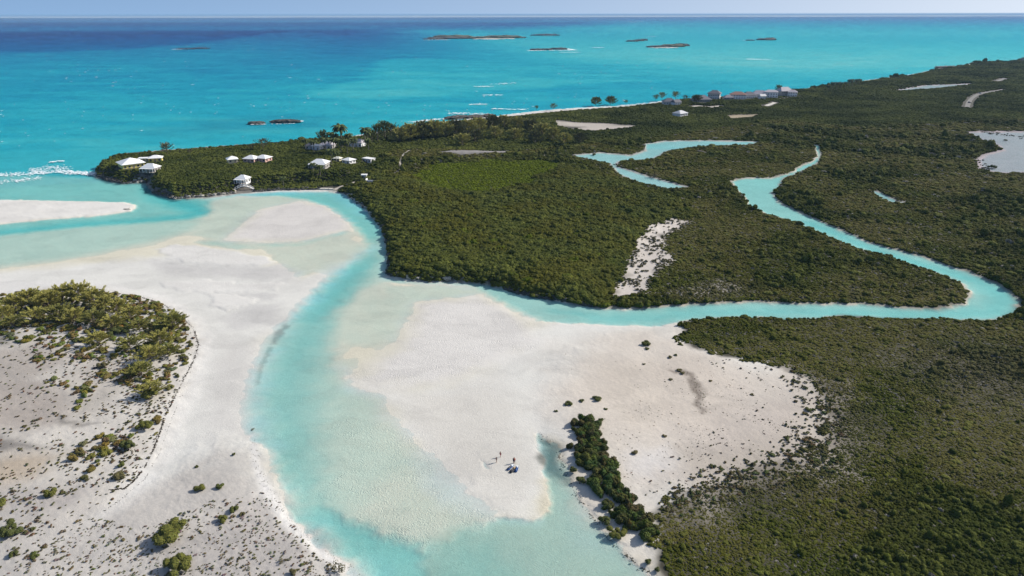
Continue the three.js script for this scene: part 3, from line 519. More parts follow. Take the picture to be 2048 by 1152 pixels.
  [[A, 2400, 1.0, 0.30], [B, 700, 1.0, 0.16]].forEach(([L, n, spread, s]) => { for (let i = 0; i < n; i++) { const t = r() * (L.length - 1.001), j = Math.floor(t), f = t - j; if (n2(t * 3.1, n) < -0.55) continue; const off = gauss(r) * spread * (r() < 0.5 ? 5 : 1.2), px = lerp(L[j][0], L[j + 1][0], f) + off - Math.abs(off) * 0.3, py = lerp(L[j][1], L[j + 1][1], f) + gauss(r) * 1.5, [x, z] = spot(px, py, 0.7); weed.push([x, level(x, z) - 0.02, z, s * (0.25 + 1.1 * r() * r()), 0.45, [0.055, 0.045, 0.035]]); } });
  const C = [[1082, 868], [1118, 905], [1128, 940], [1150, 985], [1172, 1020], [1200, 1052], [1232, 1090], [1262, 1120], [1300, 1150]];
  for (let i = 0; i < 260; i++) { const t = r() * (C.length - 1.001), j = Math.floor(t), f = t - j, [x, z] = spot(lerp(C[j][0], C[j + 1][0], f) + gauss(r) * 11, lerp(C[j][1], C[j + 1][1], f) + gauss(r) * 7, 0); weed.push([x, Math.max(level(x, z), -0.1) - 0.02, z, 0.08 + 0.3 * r() * r(), 0.4, [0.10, 0.095, 0.07]]); }
  const E = LEFT_BANK.slice(8).map(([x, y]) => [x - 8, y - 3]);
  for (let i = 0; i < 520; i++) { const t = r() * (E.length - 1.001), j = Math.floor(t), f = t - j, [x, z] = spot(lerp(E[j][0], E[j + 1][0], f) + gauss(r) * 16 - 4, lerp(E[j][1], E[j + 1][1], f) + gauss(r) * 9, 0); weed.push([x, Math.max(level(x, z), -0.1) - 0.02, z, 0.05 + 0.16 * r() * r(), 0.5, [0.15, 0.135, 0.10]]); }
  scatter('seaweed_wrack', 'dark lines of dried seaweed along the tide marks', 'seaweed', scrubs, weed);
}

// ---------------------------------------------------------------- trees
function limb(pts, r0, r1, sides = 5) { // tapered branch through points
  const c = new THREE.CatmullRomCurve3(pts), n = pts.length * 3, g = new THREE.TubeGeometry(c, n, 1, sides, false), p = g.attributes.position, q = new THREE.Vector3();
  for (let i = 0; i <= n; i++) { c.getPoint(i / n, q); const k = lerp(r0, r1, i / n); for (let j = 0; j <= sides; j++) { const o = i * (sides + 1) + j; p.setXYZ(o, q.x + (p.getX(o) - q.x) * k, q.y + (p.getY(o) - q.y) * k, q.z + (p.getZ(o) - q.z) * k); } }
  g.deleteAttribute('uv'); g.computeVertexNormals();
  return g;
}
function casuarinaGeometry(seed, o) { // unit height, wispy upswept boughs of needles; returns [wood, needles]
  const r = random(seed), wood = [], pos = [], col = [], V = (x, y, z) => new THREE.Vector3(x, y, z);
  wood.push(limb([V(0, 0, 0), V(0.02, 0.35, 0.01), V(0.0, 0.7, -0.01), V(0.03, 0.98, 0)], 0.022, 0.004));
  for (let i = 0; i < o.boughs; i++) {
    const y = lerp(o.low, 0.92, Math.pow((i + r()) / o.boughs, 0.85)), a = i * 2.4 + r(), len = o.wide * (1.05 - Math.pow(y, 1.8)) * (0.65 + 0.6 * r()) + 0.06, lift = (o.lift ?? 0.7) * (0.6 + 0.7 * r());
    const p0 = V(0, y * 0.85, 0), dir = V(Math.cos(a), 0, Math.sin(a)), p1 = p0.clone().addScaledVector(dir, len * 0.5).add(V(0, len * 0.35 * lift, 0)), p2 = p0.clone().addScaledVector(dir, len).add(V(0, len * 0.75 * lift, 0));
    wood.push(limb([p0, p1, p2], 0.009, 0.003, 4));
    for (let k = 0; k < o.needles; k++) {
      const t = 0.25 + 0.8 * r(), c = p0.clone().lerp(p2, Math.min(1, t)).addScaledVector(p1.clone().sub(p0.clone().lerp(p2, 0.5)), 4 * Math.min(1, t) * (1 - Math.min(1, t)) * 0.5).add(V(gauss(r), gauss(r), gauss(r)).multiplyScalar(0.035 + 0.03 * t));
      const d = V(dir.x * 0.6 + gauss(r), 0.35 + 0.9 * r() - (o.droop ?? 0) * r() * 2, dir.z * 0.6 + gauss(r)).normalize(), s = V(gauss(r), gauss(r), gauss(r)).cross(d).normalize(), L = o.leaf * (0.6 + 0.8 * r()), w = L * o.thick, e = c.clone().addScaledVector(d, L), f = 0.75 + 0.5 * r();
      pos.push(...c.clone().addScaledVector(s, w).toArray(), ...c.clone().addScaledVector(s, -w).toArray(), ...e.toArray());
      for (let m = 0; m < 3; m++) col.push(f, f, f * 0.95);
    }
  }
  const g = new THREE.BufferGeometry();
  g.setAttribute('position', new THREE.Float32BufferAttribute(pos, 3)); g.setAttribute('color', new THREE.Float32BufferAttribute(col, 3)); g.computeVertexNormals();
  return [mergeGeometries(wood), g];
}
const wispy = [0, 1, 2].map((k) => casuarinaGeometry(900 + k, { boughs: 44, low: 0.04, wide: 0.68, needles: 150, leaf: 0.08, thick: 0.14, lift: 0.8 }));
const rounded = [0, 1, 2].map((k) => casuarinaGeometry(920 + k, { boughs: 46, low: 0.05, wide: 0.62, needles: 90, leaf: 0.10, thick: 0.22, lift: 0.6 }));
const spiky = [0, 1].map((k) => casuarinaGeometry(940 + k, { boughs: 30, low: 0.15, wide: 0.30, needles: 46, leaf: 0.085, thick: 0.15, lift: 1.6 }));
const barish = [0, 1].map((k) => casuarinaGeometry(960 + k, { boughs: 26, low: 0.25, wide: 0.6, needles: 40, leaf: 0.09, thick: 0.14, lift: 0.9 }));
function tree(kind, px, py, height, label, o = {}) {
  const g = new THREE.Group(), set = { wispy, rounded, spiky, barish }[kind], [w, n] = set[Math.round(px) % set.length], c = o.tint ?? [0.14, 0.135, 0.045];
  part(g, 'trunk', w, bark); part(g, 'crown', n, tinted(...c));
  g.position.copy(place(px, py, 0.1)); g.rotation.y = (px * 0.71) % 6.28; g.scale.set(height * (o.wide ?? 1), height, height * (o.wide ?? 1));
  return add(g, o.name ?? 'casuarina_tree', label, 'tree', o.group);
}
const ORD = ['first', 'second', 'third', 'fourth', 'fifth', 'sixth', 'seventh', 'eighth', 'ninth', 'tenth', 'eleventh', 'twelfth', 'thirteenth', 'fourteenth', 'fifteenth', 'sixteenth', 'seventeenth', 'eighteenth', 'nineteenth', 'twentieth', 'twenty-first', 'twenty-second', 'twenty-third', 'twenty-fourth'];
const WISP = [0.36, 0.335, 0.10], GREYG = [0.17, 0.17, 0.075];
[[8, 640, 6], [34, 622, 7], [62, 612, 7.5], [98, 618, 8], [128, 606, 8], [160, 602, 8], [190, 612, 7.5], [214, 622, 7], [236, 628, 6.5], [262, 640, 5.5]].forEach(([x, y, h], i) => tree('wispy', x, y, h, ORD[i] + ' feathery casuarina from the left on the back of the scrub isle', { tint: WISP, group: 'casuarinas on the scrub isle', wide: 1.15 }));
[[28, 655, 5], [75, 645, 6], [118, 640, 6.5], [152, 645, 6], [190, 650, 6], [226, 658, 5.5], [280, 662, 4.5]].forEach(([x, y, h], i) => tree('wispy', x, y, h, ORD[i] + ' from the left in the front row of casuarinas on the isle', { tint: i % 2 ? WISP : [0.25, 0.245, 0.075], group: 'casuarinas on the scrub isle', wide: 1.25 }));
[[348, 655, 6], [322, 690, 5.5], [340, 712, 4.5], [302, 722, 5.5], [284, 752, 5], [306, 790, 4.5], [262, 700, 5], [196, 690, 5]].forEach(([x, y, h], i) => tree('wispy', x, y, h, ORD[i] + ' leaning casuarina counted down the right side of the isle', { tint: i % 2 ? WISP : [0.28, 0.275, 0.08], group: 'casuarinas on the scrub isle', wide: 1.35 }));
[[800, 285, 10], [822, 281, 11], [846, 279, 12], [868, 277, 12], [890, 275, 11], [912, 272, 11], [936, 268, 10], [958, 264, 10], [984, 258, 10], [1008, 255, 9], [1036, 258, 9], [1060, 264, 9], [1084, 272, 9], [1106, 282, 9], [1070, 286, 8], [1030, 280, 8], [990, 276, 8], [950, 284, 8], [925, 292, 8], [1128, 290, 8], [1160, 286, 7]].forEach(([x, y, h], i) => tree('rounded', x, y, h * 1.5, ORD[i] + ' rounded casuarina of the olive grove behind the beach', { tint: i % 3 === 2 ? GREYG : [0.40, 0.375, 0.13], group: 'olive casuarina grove behind the beach' }));
[[647, 294, 11, 'dark spiky casuarina between the grey roofed beach houses'], [756, 284, 12, 'tall spiky casuarina right of the long grey roof'], [770, 281, 13, 'second spiky casuarina right of the long grey roof'], [783, 279, 12, 'third spiky casuarina right of the long grey roof'], [744, 287, 9, 'shorter dark casuarina close to the long grey roof']].forEach(([x, y, h, l]) => tree('spiky', x, y, h * 1.35, l, { tint: [0.12, 0.14, 0.05] }));
[[335, 312, 9, 'bare pale tree on the skyline of the headland'], [380, 310, 4, 'small bare shrub tree right of the bare headland tree'], [527, 300, 8, 'spreading bare tree at the beach above the pink walled house'], [505, 302, 5, 'low bare tree left of the spreading bare tree']].forEach(([x, y, h, l]) => tree('barish', x, y - 1, h * 1.2, l, { tint: [0.15, 0.14, 0.07], name: 'bare_tree' }));
[[1073, 221, 6, 'thin low tree on the beach left of the first dark beach tree'], [1106, 221, 9, 'dark upright tree on the beach at the headland bend'], [1192, 212, 12, 'left one of the twin round beach trees'], [1221, 210, 12, 'right one of the twin round beach trees'], [1252, 209, 6, 'small thin tree right of the twin beach trees'], [1311, 203, 9, 'airy tree left of the first villa of the row'], [1324, 202, 12, 'tall thin tree left of the first villa of the row'], [1351, 200, 12, 'airy tree behind the first villa of the row'], [1371, 202, 8, 'small tree between the first two villas'], [1556, 190, 14, 'three pointed dark pine in front of the lilac villa'], [1393, 204, 10, 'dense dark tree beside the second villa']].forEach(([x, y, h, l], i) => tree(i === 9 ? 'spiky' : i === 10 || i === 2 || i === 3 ? 'rounded' : 'barish', x, y, h, l, { tint: [0.19, 0.20, 0.08], name: 'beach_tree' }));

// palms
const palmGeometry = (() => {
  const V = (x, y, z) => new THREE.Vector3(x, y, z), r = random(1001), trunk = limb([V(0, 0, 0), V(0.03, 0.35, 0), V(0.02, 0.7, 0.03), V(0.06, 0.86, 0.03)], 0.028, 0.016, 6), pos = [], col = [];
  for (let i = 0; i < 20; i++) {
    const a = i * 2.4 + r() * 0.4, up = 0.75 - 1.1 * (i / 20) + 0.2 * r(), L = 0.36 + 0.1 * r(), d = V(Math.cos(a), 0, Math.sin(a)), s = V(-d.z, 0, d.x);
    let p = V(0.06, 0.86, 0.03), slope = up;
    for (let k = 0; k < 7; k++) {
      const q = p.clone().addScaledVector(d, (L / 7) * Math.cos(slope)).add(V(0, (L / 7) * Math.sin(slope), 0)), w = 0.075 * Math.sin(Math.PI * (0.15 + 0.8 * (k / 7))), w2 = 0.075 * Math.sin(Math.PI * (0.15 + 0.8 * ((k + 1) / 7)));
      for (const e of [-1, 1]) { const o1 = s.clone().multiplyScalar(e * w).add(V(0, -w * 0.6, 0)), o2 = s.clone().multiplyScalar(e * w2).add(V(0, -w2 * 0.6, 0)), A = p.toArray(), B = q.toArray(), C = q.clone().add(o2).toArray(), D = p.clone().add(o1).toArray(), f = 0.8 + 0.4 * r(); pos.push(...A, ...B, ...C, ...A, ...C, ...D); for (let m = 0; m < 6; m++) col.push(f, f, f); }
      p = q; slope -= 0.26;
    }
  }
  const g = new THREE.BufferGeometry(); g.setAttribute('position', new THREE.Float32BufferAttribute(pos, 3)); g.setAttribute('color', new THREE.Float32BufferAttribute(col, 3)); g.computeVertexNormals();
  return [trunk, g];
})();
function palm(px, py, height, label, tint = [0.075, 0.092, 0.03], group) { const g = new THREE.Group(); part(g, 'trunk', palmGeometry[0], paleBark); part(g, 'fronds', palmGeometry[1], tinted(...tint)); g.position.copy(place(px, py, 0.1)); g.rotation.y = px * 1.3; g.scale.setScalar(height); return add(g, 'palm_tree', label, 'palm', group); }
[[685, 296, 13, 'tallest palm between the two grey roofed beach houses'], [697, 296, 8, 'short palm right of the tallest palm'], [675, 297, 8, 'short palm left of the tallest palm'], [730, 290, 10, 'palm at the right end of the long grey roof'], [737, 291, 9, 'second palm at the right end of the long grey roof'], [664, 293, 8, 'palm right of the dark spiky casuarina'], [613, 302, 7, 'palm at the far left of the beach houses'], [628, 306, 7, 'palm in front of the small left beach house'], [652, 305, 8, 'palm in front of the hipped grey roof'], [668, 306, 8, 'palm in the garden left of the middle palms'], [682, 308, 8, 'middle palm of the beach house garden'], [695, 308, 8, 'palm in the garden right of the middle palm'], [706, 306, 8, 'palm in the garden under the long grey roof'], [738, 303, 7, 'palm at the right side of the garden'], [664, 330, 8, 'palm beside the big white octagonal roof'], [672, 326, 6, 'smaller palm right of the one beside the octagonal roof'], [565, 357, 5, 'first small palm above the quay from the left'], [628, 362, 5, 'small palm above the quay wall'], [642, 363, 6, 'palm above the quay wall beside the concrete steps']].forEach(([x, y, h, l]) => palm(x, y, h * 1.6, l));
[1656, 1664, 1672, 1681, 1690, 1697, 1704, 1712, 1719].forEach((x, i) => palm(x, 184 - i * 1.6, 11 + (i * 7) % 4, ORD[i] + ' palm from the left in the far row beyond the villas', [0.07, 0.08, 0.035], 'far row of palms'));
// ---------------------------------------------------------------- houses
const WHITE = matte(0.80, 0.80, 0.80, 0.6), CREAM = matte(0.72, 0.66, 0.42), YELLOW = matte(0.72, 0.62, 0.20), PINK = matte(0.62, 0.40, 0.34), GREYWALL = matte(0.38, 0.36, 0.34), PALE = matte(0.66, 0.64, 0.62), SHINGLE = matte(0.24, 0.22, 0.24), LILAC = matte(0.42, 0.39, 0.42), SLATE = matte(0.12, 0.12, 0.14), BRICK = matte(0.28, 0.16, 0.13), GLASS = new THREE.MeshStandardMaterial({ color: rgb(0.03, 0.035, 0.045), roughness: 0.15 }), WOOD = matte(0.30, 0.25, 0.20), CONCRETE = matte(0.46, 0.43, 0.38);
function roofGeometry(w, d, h, ridge, thick = 0.18) { // hipped (ridge < w) or gabled (ridge = w) roof with an eaves board
  const a = w / 2, b = d / 2, c = ridge / 2, v = [[-a, 0, b], [a, 0, b], [a, 0, -b], [-a, 0, -b], [-c, h, 0], [c, h, 0], [-a, -thick, b], [a, -thick, b], [a, -thick, -b], [-a, -thick, -b]];
  const f = [[0, 1, 5], [0, 5, 4], [1, 2, 5], [2, 3, 4], [2, 4, 5], [3, 0, 4], [6, 7, 1], [6, 1, 0], [7, 8, 2], [7, 2, 1], [8, 9, 3], [8, 3, 2], [9, 6, 0], [9, 0, 3], [9, 8, 7], [9, 7, 6]], p = [];
  for (const t of f) for (const i of t) p.push(...v[i]);
  const g = new THREE.BufferGeometry(); g.setAttribute('position', new THREE.Float32BufferAttribute(p, 3)); g.computeVertexNormals(); return g;
}
const boxAt = (w, h, d, x, y, z) => { const g = new THREE.BoxGeometry(w, h, d); g.translate(x, y, z); return g; };
function addHouse(px, py, label, o) {
  const g = new THREE.Group(), p = place(px, py, 0.2), { w, d, h = 3, roof = 2.2, ridge = 0, wall = WHITE, cover = WHITE, turn = 0, over = 0.7 } = o;
  part(g, 'wall', boxAt(w, h + 0.6, d, 0, h / 2 - 0.3, 0), wall);
  if (o.flat) { part(g, 'roof', boxAt(w + over, 0.35, d + over, 0, h + 0.18, 0), cover); }
  else { const r = part(g, 'roof', roofGeometry(w + 2 * over, d + 2 * over, roof, ridge), cover); r.position.y = h + 0.2; if (o.chimney) part(r, 'chimney', boxAt(0.9, 1.8, 0.9, w * 0.22, roof * 0.8, 0), wall); }
  const n = Math.max(2, Math.round(w / 3.2)), m = Math.max(1, Math.round(d / 3.6));
  for (const floor of h > 5 ? [1.5, 4.6] : [1.6]) {
    for (let i = 0; i < n; i++) { if (floor < 2 && i === (n >> 1)) continue; const x = -w / 2 + ((i + 0.5) * w) / n, f = part(g, 'window', boxAt(1.3, 1.3, 0.1, x, floor, d / 2 + 0.03), GLASS); part(f, 'sill', boxAt(1.5, 0.12, 0.25, x, floor - 0.72, d / 2 + 0.1), WHITE); }
    for (let i = 0; i < m; i++) part(g, 'window', boxAt(0.1, 1.3, 1.2, w / 2 + 0.03, floor, -d / 2 + ((i + 0.5) * d) / m), GLASS);
  }
  part(g, 'door', boxAt(1.2, 2.2, 0.12, -w / 2 + (((n >> 1) + 0.5) * w) / n, 1.1, d / 2 + 0.04), WOOD);
  if (o.porch) { part(g, 'porch_floor', boxAt(w, 0.2, 2.2, 0, 0.3, d / 2 + 1.1), WOOD); part(g, 'porch_roof', boxAt(w + 0.6, 0.15, 2.6, 0, h - 0.1, d / 2 + 1.4), cover); for (let i = 0; i <= 4; i++) part(g, 'post', boxAt(0.18, h, 0.18, -w / 2 + (i * w) / 4, h / 2, d / 2 + 2.3), WHITE); }
  g.position.copy(p); g.rotation.y = turn;
  houses.push([p.x, p.z, Math.hypot(w, d) / 2 + (o.clear ?? 1.2)]);
  if (o.front !== 0) { const f = new THREE.Vector3(-p.x, 0, -p.z).normalize().multiplyScalar((o.front ?? 4) + d / 2); houses.push([p.x + f.x, p.z + f.z, (o.gap ?? 0.30) * w]); }
  return add(g, o.name ?? 'house', label, o.category ?? 'house', o.group);
}
addHouse(263, 333, 'largest white pyramid roofed house with yellow walls on the headland', { w: 14.5, d: 14.5, h: 3.2, roof: 3.4, wall: YELLOW, turn: 0.72, over: 1 });
addHouse(303, 342, 'white hip roofed pavilion in front of the yellow house', { w: 10, d: 7, h: 3, roof: 2.6, ridge: 4, wall: GREYWALL, turn: -0.15, porch: true });
addHouse(312, 322, 'white roofed yellow wing behind the largest headland house', { w: 9, d: 7, h: 2.8, roof: 1.8, ridge: 2, wall: YELLOW, turn: 0.3 });
addHouse(290, 322, 'flat white roofed link behind the largest headland house', { w: 8, d: 5, h: 2.4, flat: true, wall: CREAM, turn: 0.2 });
addHouse(465, 324, 'small white pyramid roofed cottage in the middle of the headland', { w: 7, d: 6.5, h: 2.6, roof: 2, ridge: 1, wall: CREAM, turn: 0.5 });
addHouse(504, 323, 'left wing of the pink walled house with hip roof', { w: 9, d: 8, h: 2.8, roof: 2.2, ridge: 2, wall: PINK, turn: -0.25 });
addHouse(528, 322, 'right wing of the pink walled house with sunlit end', { w: 9, d: 8, h: 2.9, roof: 2.0, ridge: 2, wall: PINK, turn: -0.35 });
addHouse(486, 357, 'white roofed waterside pavilion above the arched bridge', { w: 7.2, d: 6, h: 3, roof: 2.2, ridge: 2, wall: WHITE, turn: -0.2, porch: true });
addHouse(640, 335, 'broad white octagonal roofed house with grey walls', { w: 11.5, d: 10, h: 3.8, roof: 2.6, ridge: 4, wall: GREYWALL, turn: -0.1, porch: true, cover: matte(0.70, 0.71, 0.73, 0.6) });
addHouse(676, 322, 'small cream roofed shed beside the octagonal house', { w: 5, d: 4, h: 2.3, roof: 1.2, ridge: 2, wall: CREAM, cover: matte(0.70, 0.68, 0.58), turn: -0.3 });
addHouse(698, 326, 'white cottage with low pyramid roof and sunlit right wall', { w: 7.5, d: 6.5, h: 2.7, roof: 1.5, ridge: 1.5, wall: WHITE, turn: -0.55 });
addHouse(738, 324, 'flat roofed white building farthest right on the headland', { w: 8.5, d: 5, h: 3, flat: true, wall: WHITE, turn: -0.55 });
addHouse(622, 297, 'small dark grey roofed beach house at the left of its group', { w: 7, d: 6, h: 3, roof: 2.2, ridge: 1, wall: PALE, cover: SLATE, turn: -0.2 });
addHouse(635, 299, 'pale little beach house with a dark doorway', { w: 7, d: 5, h: 3.4, roof: 1.2, ridge: 4, wall: WHITE, cover: PALE, turn: -0.3 });
addHouse(655, 296, 'hipped lilac grey roofed beach house among palms', { w: 11, d: 9, h: 3, roof: 3, ridge: 3, wall: PALE, cover: LILAC, turn: -0.25 });
addHouse(714, 292, 'long lilac grey roofed beach house with white right end', { w: 13, d: 8, h: 3.6, roof: 2.6, ridge: 9, wall: WHITE, cover: LILAC, turn: -0.3 });
addHouse(729, 357, 'tiny flat roofed white shelter above the quay', { w: 3.2, d: 2.6, h: 2.8, flat: true, wall: WHITE, over: 0.9, category: 'shelter', front: 3 });
addHouse(1360, 231, 'lone pale roofed house in the woodland below the villas', { w: 14, d: 11, h: 3, roof: 3, ridge: 4, wall: WHITE, cover: matte(0.52, 0.52, 0.54, 0.5), turn: 0.7, front: 7 });
[
  [1338, 208, 'leftmost slate roofed villa of the coastal row', { w: 16, d: 11, h: 3.5, roof: 4, ridge: 5, wall: PALE, cover: SLATE }], [1352, 209, 'white gabled annex of the leftmost villa', { w: 10, d: 8, h: 3.2, roof: 3, ridge: 10, wall: WHITE, cover: SLATE, turn: 0.5 }],
  [1402, 203, 'wide low grey roofed villa, second in the coastal row', { w: 24, d: 12, h: 3.2, roof: 5, ridge: 8, wall: GREYWALL, cover: SHINGLE }], [1428, 197, 'two storey villa with upturned dark roof and white corner', { w: 15, d: 12, h: 7, roof: 3.8, ridge: 6, wall: PALE, cover: SLATE, chimney: true, over: 1.4, turn: -0.4 }],
  [1456, 199, 'small grey roofed house right of the two storey villa', { w: 12, d: 9, h: 3, roof: 3.2, ridge: 4, wall: GREYWALL, cover: SHINGLE }], [1475, 197, 'brick red and white villa in the middle of the row', { w: 20, d: 12, h: 5.5, roof: 3.6, ridge: 8, wall: WHITE, cover: BRICK, turn: -0.2, chimney: true }],
  [1496, 196, 'slate hipped villa right of the brick red one', { w: 18, d: 12, h: 4, roof: 4.4, ridge: 6, wall: WHITE, cover: SLATE, turn: 0.2 }], [1518, 194, 'long pale lilac roofed villa in the row', { w: 20, d: 12, h: 4, roof: 5, ridge: 10, wall: PALE, cover: LILAC, turn: -0.2 }],
  [1524, 198, 'white round windowed gate house before the lilac villa', { w: 8, d: 6, h: 4, roof: 2.5, ridge: 8, wall: WHITE, cover: PALE, turn: 0.2 }], [1541, 194, 'white two storey villa left of the three pointed pine', { w: 17, d: 11, h: 7, roof: 2.6, ridge: 9, wall: WHITE, cover: LILAC, turn: -0.25 }],
  [1567, 191, 'tall grey lilac roofed villa right of the pine', { w: 18, d: 12, h: 6.5, roof: 5, ridge: 12, wall: GREYWALL, cover: LILAC, turn: 0.35 }], [1584, 192, 'rightmost small white villa of the coastal row', { w: 12, d: 10, h: 5.5, roof: 3, ridge: 4, wall: WHITE, cover: LILAC, turn: -0.3 }],
].forEach(([x, y, l, o]) => addHouse(x, y, l, { ...o, front: 7, gap: 0.45, name: 'villa', group: 'villas in the coastal row' }));

// ---------------------------------------------------------------- paths, walls, the quay and the bridge
function ribbon(points, width, lift) { // a strip that follows the ground
  const c = new THREE.CatmullRomCurve3(points.map(([x, y]) => place(x, y))), n = points.length * 14, pos = [], uv = [], idx = [], t = new THREE.Vector3(), q = new THREE.Vector3();
  for (let i = 0; i <= n; i++) { c.getPoint(i / n, q); c.getTangent(i / n, t); const s = new THREE.Vector3(-t.z, 0, t.x).normalize(), w = width * (0.9 + 0.2 * n2(i * 0.4, width)); for (const e of [-0.5, -0.17, 0.17, 0.5]) { const x = q.x + s.x * w * e, z = q.z + s.z * w * e; pos.push(x, level(x, z) + lift, z); uv.push(x / 20, z / 20); } }
  for (let i = 0; i < n; i++) for (let k = 0; k < 3; k++) { const a = i * 4 + k; idx.push(a, a + 1, a + 4, a + 1, a + 5, a + 4); }
  const g = new THREE.BufferGeometry(); g.setAttribute('position', new THREE.Float32BufferAttribute(pos, 3)); g.setAttribute('uv', new THREE.Float32BufferAttribute(uv, 2)); g.setIndex(idx); g.computeVertexNormals(); return g;
}
function track(name, label, points, width, color, clear = width) {
  add(new THREE.Mesh(ribbon(points, width, 0.12), new THREE.MeshStandardMaterial({ color: rgb(...color), map: grainMap, bumpMap: duneMap, bumpScale: 0.05, roughness: 0.95, side: THREE.DoubleSide })), name, label, 'path', null, 'structure');
  const b = new Band(points.map(([x, y]) => [x, y, clear]), 1, 1); b.p = points.map(([x, y]) => { const p = place(x, y); return [p.x, p.z, clear]; });
  const xs = b.p.map((q) => q[0]), zs = b.p.map((q) => q[1]); b.box = [Math.min(...xs) - clear - 2, Math.max(...xs) + clear + 2, Math.min(...zs) - clear - 2, Math.max(...zs) + clear + 2];
  tracks.push(b);
}
track('sand_path', 'narrow pale footpath winding through the thicket', [[772, 352], [790, 348], [802, 338], [800, 322], [810, 306], [820, 300]], 1.5, [0.44, 0.40, 0.33], 1.3);
track('quay_path', 'beige path sloping down to the quay', [[668, 380], [680, 374], [696, 369], [712, 364]], 3.4, [0.50, 0.44, 0.37], 3.2);
track('road', 'grey road curving through the distant woodland', [[1934, 216], [1938, 204], [1946, 195], [1962, 187], [1985, 183], [2010, 179]], 6, [0.20, 0.19, 0.18], 7);
track('road', 'short stretch of grey road in the far woodland', [[1992, 164], [2000, 160], [2010, 157]], 7, [0.22, 0.21, 0.20], 9);
track('villa_drive', 'pale drive between the villas and the woodland', [[1385, 213], [1400, 212], [1420, 214], [1440, 212]], 5, [0.55, 0.50, 0.44], 6);
track('villa_drive', 'pale sandy drive beside the rightmost villa', [[1532, 212], [1543, 208], [1550, 205]], 6, [0.58, 0.54, 0.48], 6);
track('villa_drive', 'pale terrace edge below the white villas', [[1548, 197], [1565, 197], [1600, 193]], 4, [0.58, 0.54, 0.48], 5);
{
  const g = new THREE.Group(), p = place(656, 378); part(g, 'slab', boxAt(13, 1.1, 3.4, 0, 0.35, 0), CONCRETE); part(g, 'steps', boxAt(2.4, 0.7, 2, 5.2, 0.2, 2.4), CONCRETE); for (let i = 0; i < 4; i++) part(g, 'bollard', boxAt(0.3, 0.5, 0.3, -5 + i * 3, 1.1, 1.3), CONCRETE);
  g.position.set(p.x, 0, p.z); g.rotation.y = -0.1; houses.push([p.x, p.z, 8]); add(g, 'quay', 'low concrete quay at the head of the lagoon', 'quay');
  const w = new THREE.Group(), q = place(744, 362); part(w, 'low_wall', boxAt(7.5, 0.9, 0.5, 0, 0.4, 1.4), WHITE); part(w, 'low_wall', boxAt(0.5, 1.6, 3.3, -3.9, 0.75, 0), WHITE); part(w, 'terrace_floor', boxAt(7.2, 0.3, 2.3, 0.1, 0.1, -0.1), CONCRETE); w.position.copy(q); w.rotation.y = -0.15; houses.push([q.x, q.z, 5], [q.x - 1, q.z + 6, 3.4]); add(w, 'terrace', 'white walled terrace beside the tiny shelter', 'terrace');
}
{ // the arched footbridge
  const g = new THREE.Group(), p = spot(489, 381), L = 12, rise = 2.2, bend = (t) => 0.9 + rise * Math.sin(Math.PI * t), V = (x, y, z) => new THREE.Vector3(x, y, z);
  for (let i = 0; i < 24; i++) { const t = (i + 0.5) / 24, b = boxAt(0.46, 0.14, 1.8, 0, 0, 0); b.rotateZ(Math.atan2(bend(t + 0.02) - bend(t - 0.02), 0.04 * L)); b.translate(-L / 2 + L * t, bend(t), 0); part(g, 'deck_plank', b, PALE); }
  for (const s of [-1, 1]) { for (let i = 0; i <= 6; i++) { const t = i / 6; part(g, 'railing_post', boxAt(0.16, 1.3, 0.16, -L / 2 + L * t, bend(t) + 0.6, s * 0.85), WHITE); } part(g, 'handrail', limb([0, 0.25, 0.5, 0.75, 1].map((t) => V(-L / 2 + L * t, bend(t) + 1.1, s * 0.85)), 0.09, 0.09), WHITE); part(g, 'arch_beam', limb([0, 0.25, 0.5, 0.75, 1].map((t) => V(-L / 2 + L * t, bend(t) - 0.25, s * 0.75)), 0.16, 0.16), WHITE); }
  part(g, 'abutment', boxAt(2.2, 2.2, 3, -L / 2 - 0.7, 0, 0), CONCRETE); part(g, 'abutment', boxAt(2.2, 2.2, 3, L / 2 + 0.7, 0, 0), CONCRETE);
  g.position.set(p[0], 0.1, p[1]); g.rotation.y = 0.1; houses.push([p[0], p[1], 7.5]); add(g, 'footbridge', 'small white arched footbridge at the foot of the headland', 'bridge');
}

// ---------------------------------------------------------------- rocks and islets
function rockGeometry(seed, rough = 0.5) { // unit slab of eroded rock: flat below, ragged above
  const g = new THREE.IcosahedronGeometry(1, 5), p = g.attributes.position, v = new THREE.Vector3();
  for (let i = 0; i < p.count; i++) {
    v.fromBufferAttribute(p, i); const a = 1 + 0.28 * n3(v.x * 1.6 + seed, v.y * 1.6, v.z * 1.6), top = v.y > 0 ? Math.pow(v.y, 0.55) : v.y * 0.3;
    const e = rough * (0.35 * n3(v.x * 3.1 + seed, 7, v.z * 9) + 0.25 * n3(v.x * 8 + seed, 3, v.z * 20));
    p.setXYZ(i, v.x * a, top * (1 + (v.y > 0.1 ? e : 0)), v.z * a);
  }
  g.deleteAttribute('uv'); g.computeVertexNormals(); return g;
}
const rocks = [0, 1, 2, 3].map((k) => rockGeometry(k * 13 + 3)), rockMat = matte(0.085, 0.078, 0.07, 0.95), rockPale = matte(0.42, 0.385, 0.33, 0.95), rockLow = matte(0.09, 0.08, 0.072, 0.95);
function rock(px, py, len, wid, high, label, o = {}) { const m = new THREE.Mesh(rocks[Math.round(px) % 4], o.mat ?? rockMat), p = spot(px, py); m.position.set(p[0], -0.15, p[1]); m.scale.set(len / 2, high, wid / 2); m.rotation.y = o.turn ?? 0; return add(m, o.name ?? 'sea_rock', label, 'rock', o.group); }
rock(513, 247, 19, 11, 2.4, 'left one of two dark rocks off the headland beach', { group: 'rocks off the headland beach' });
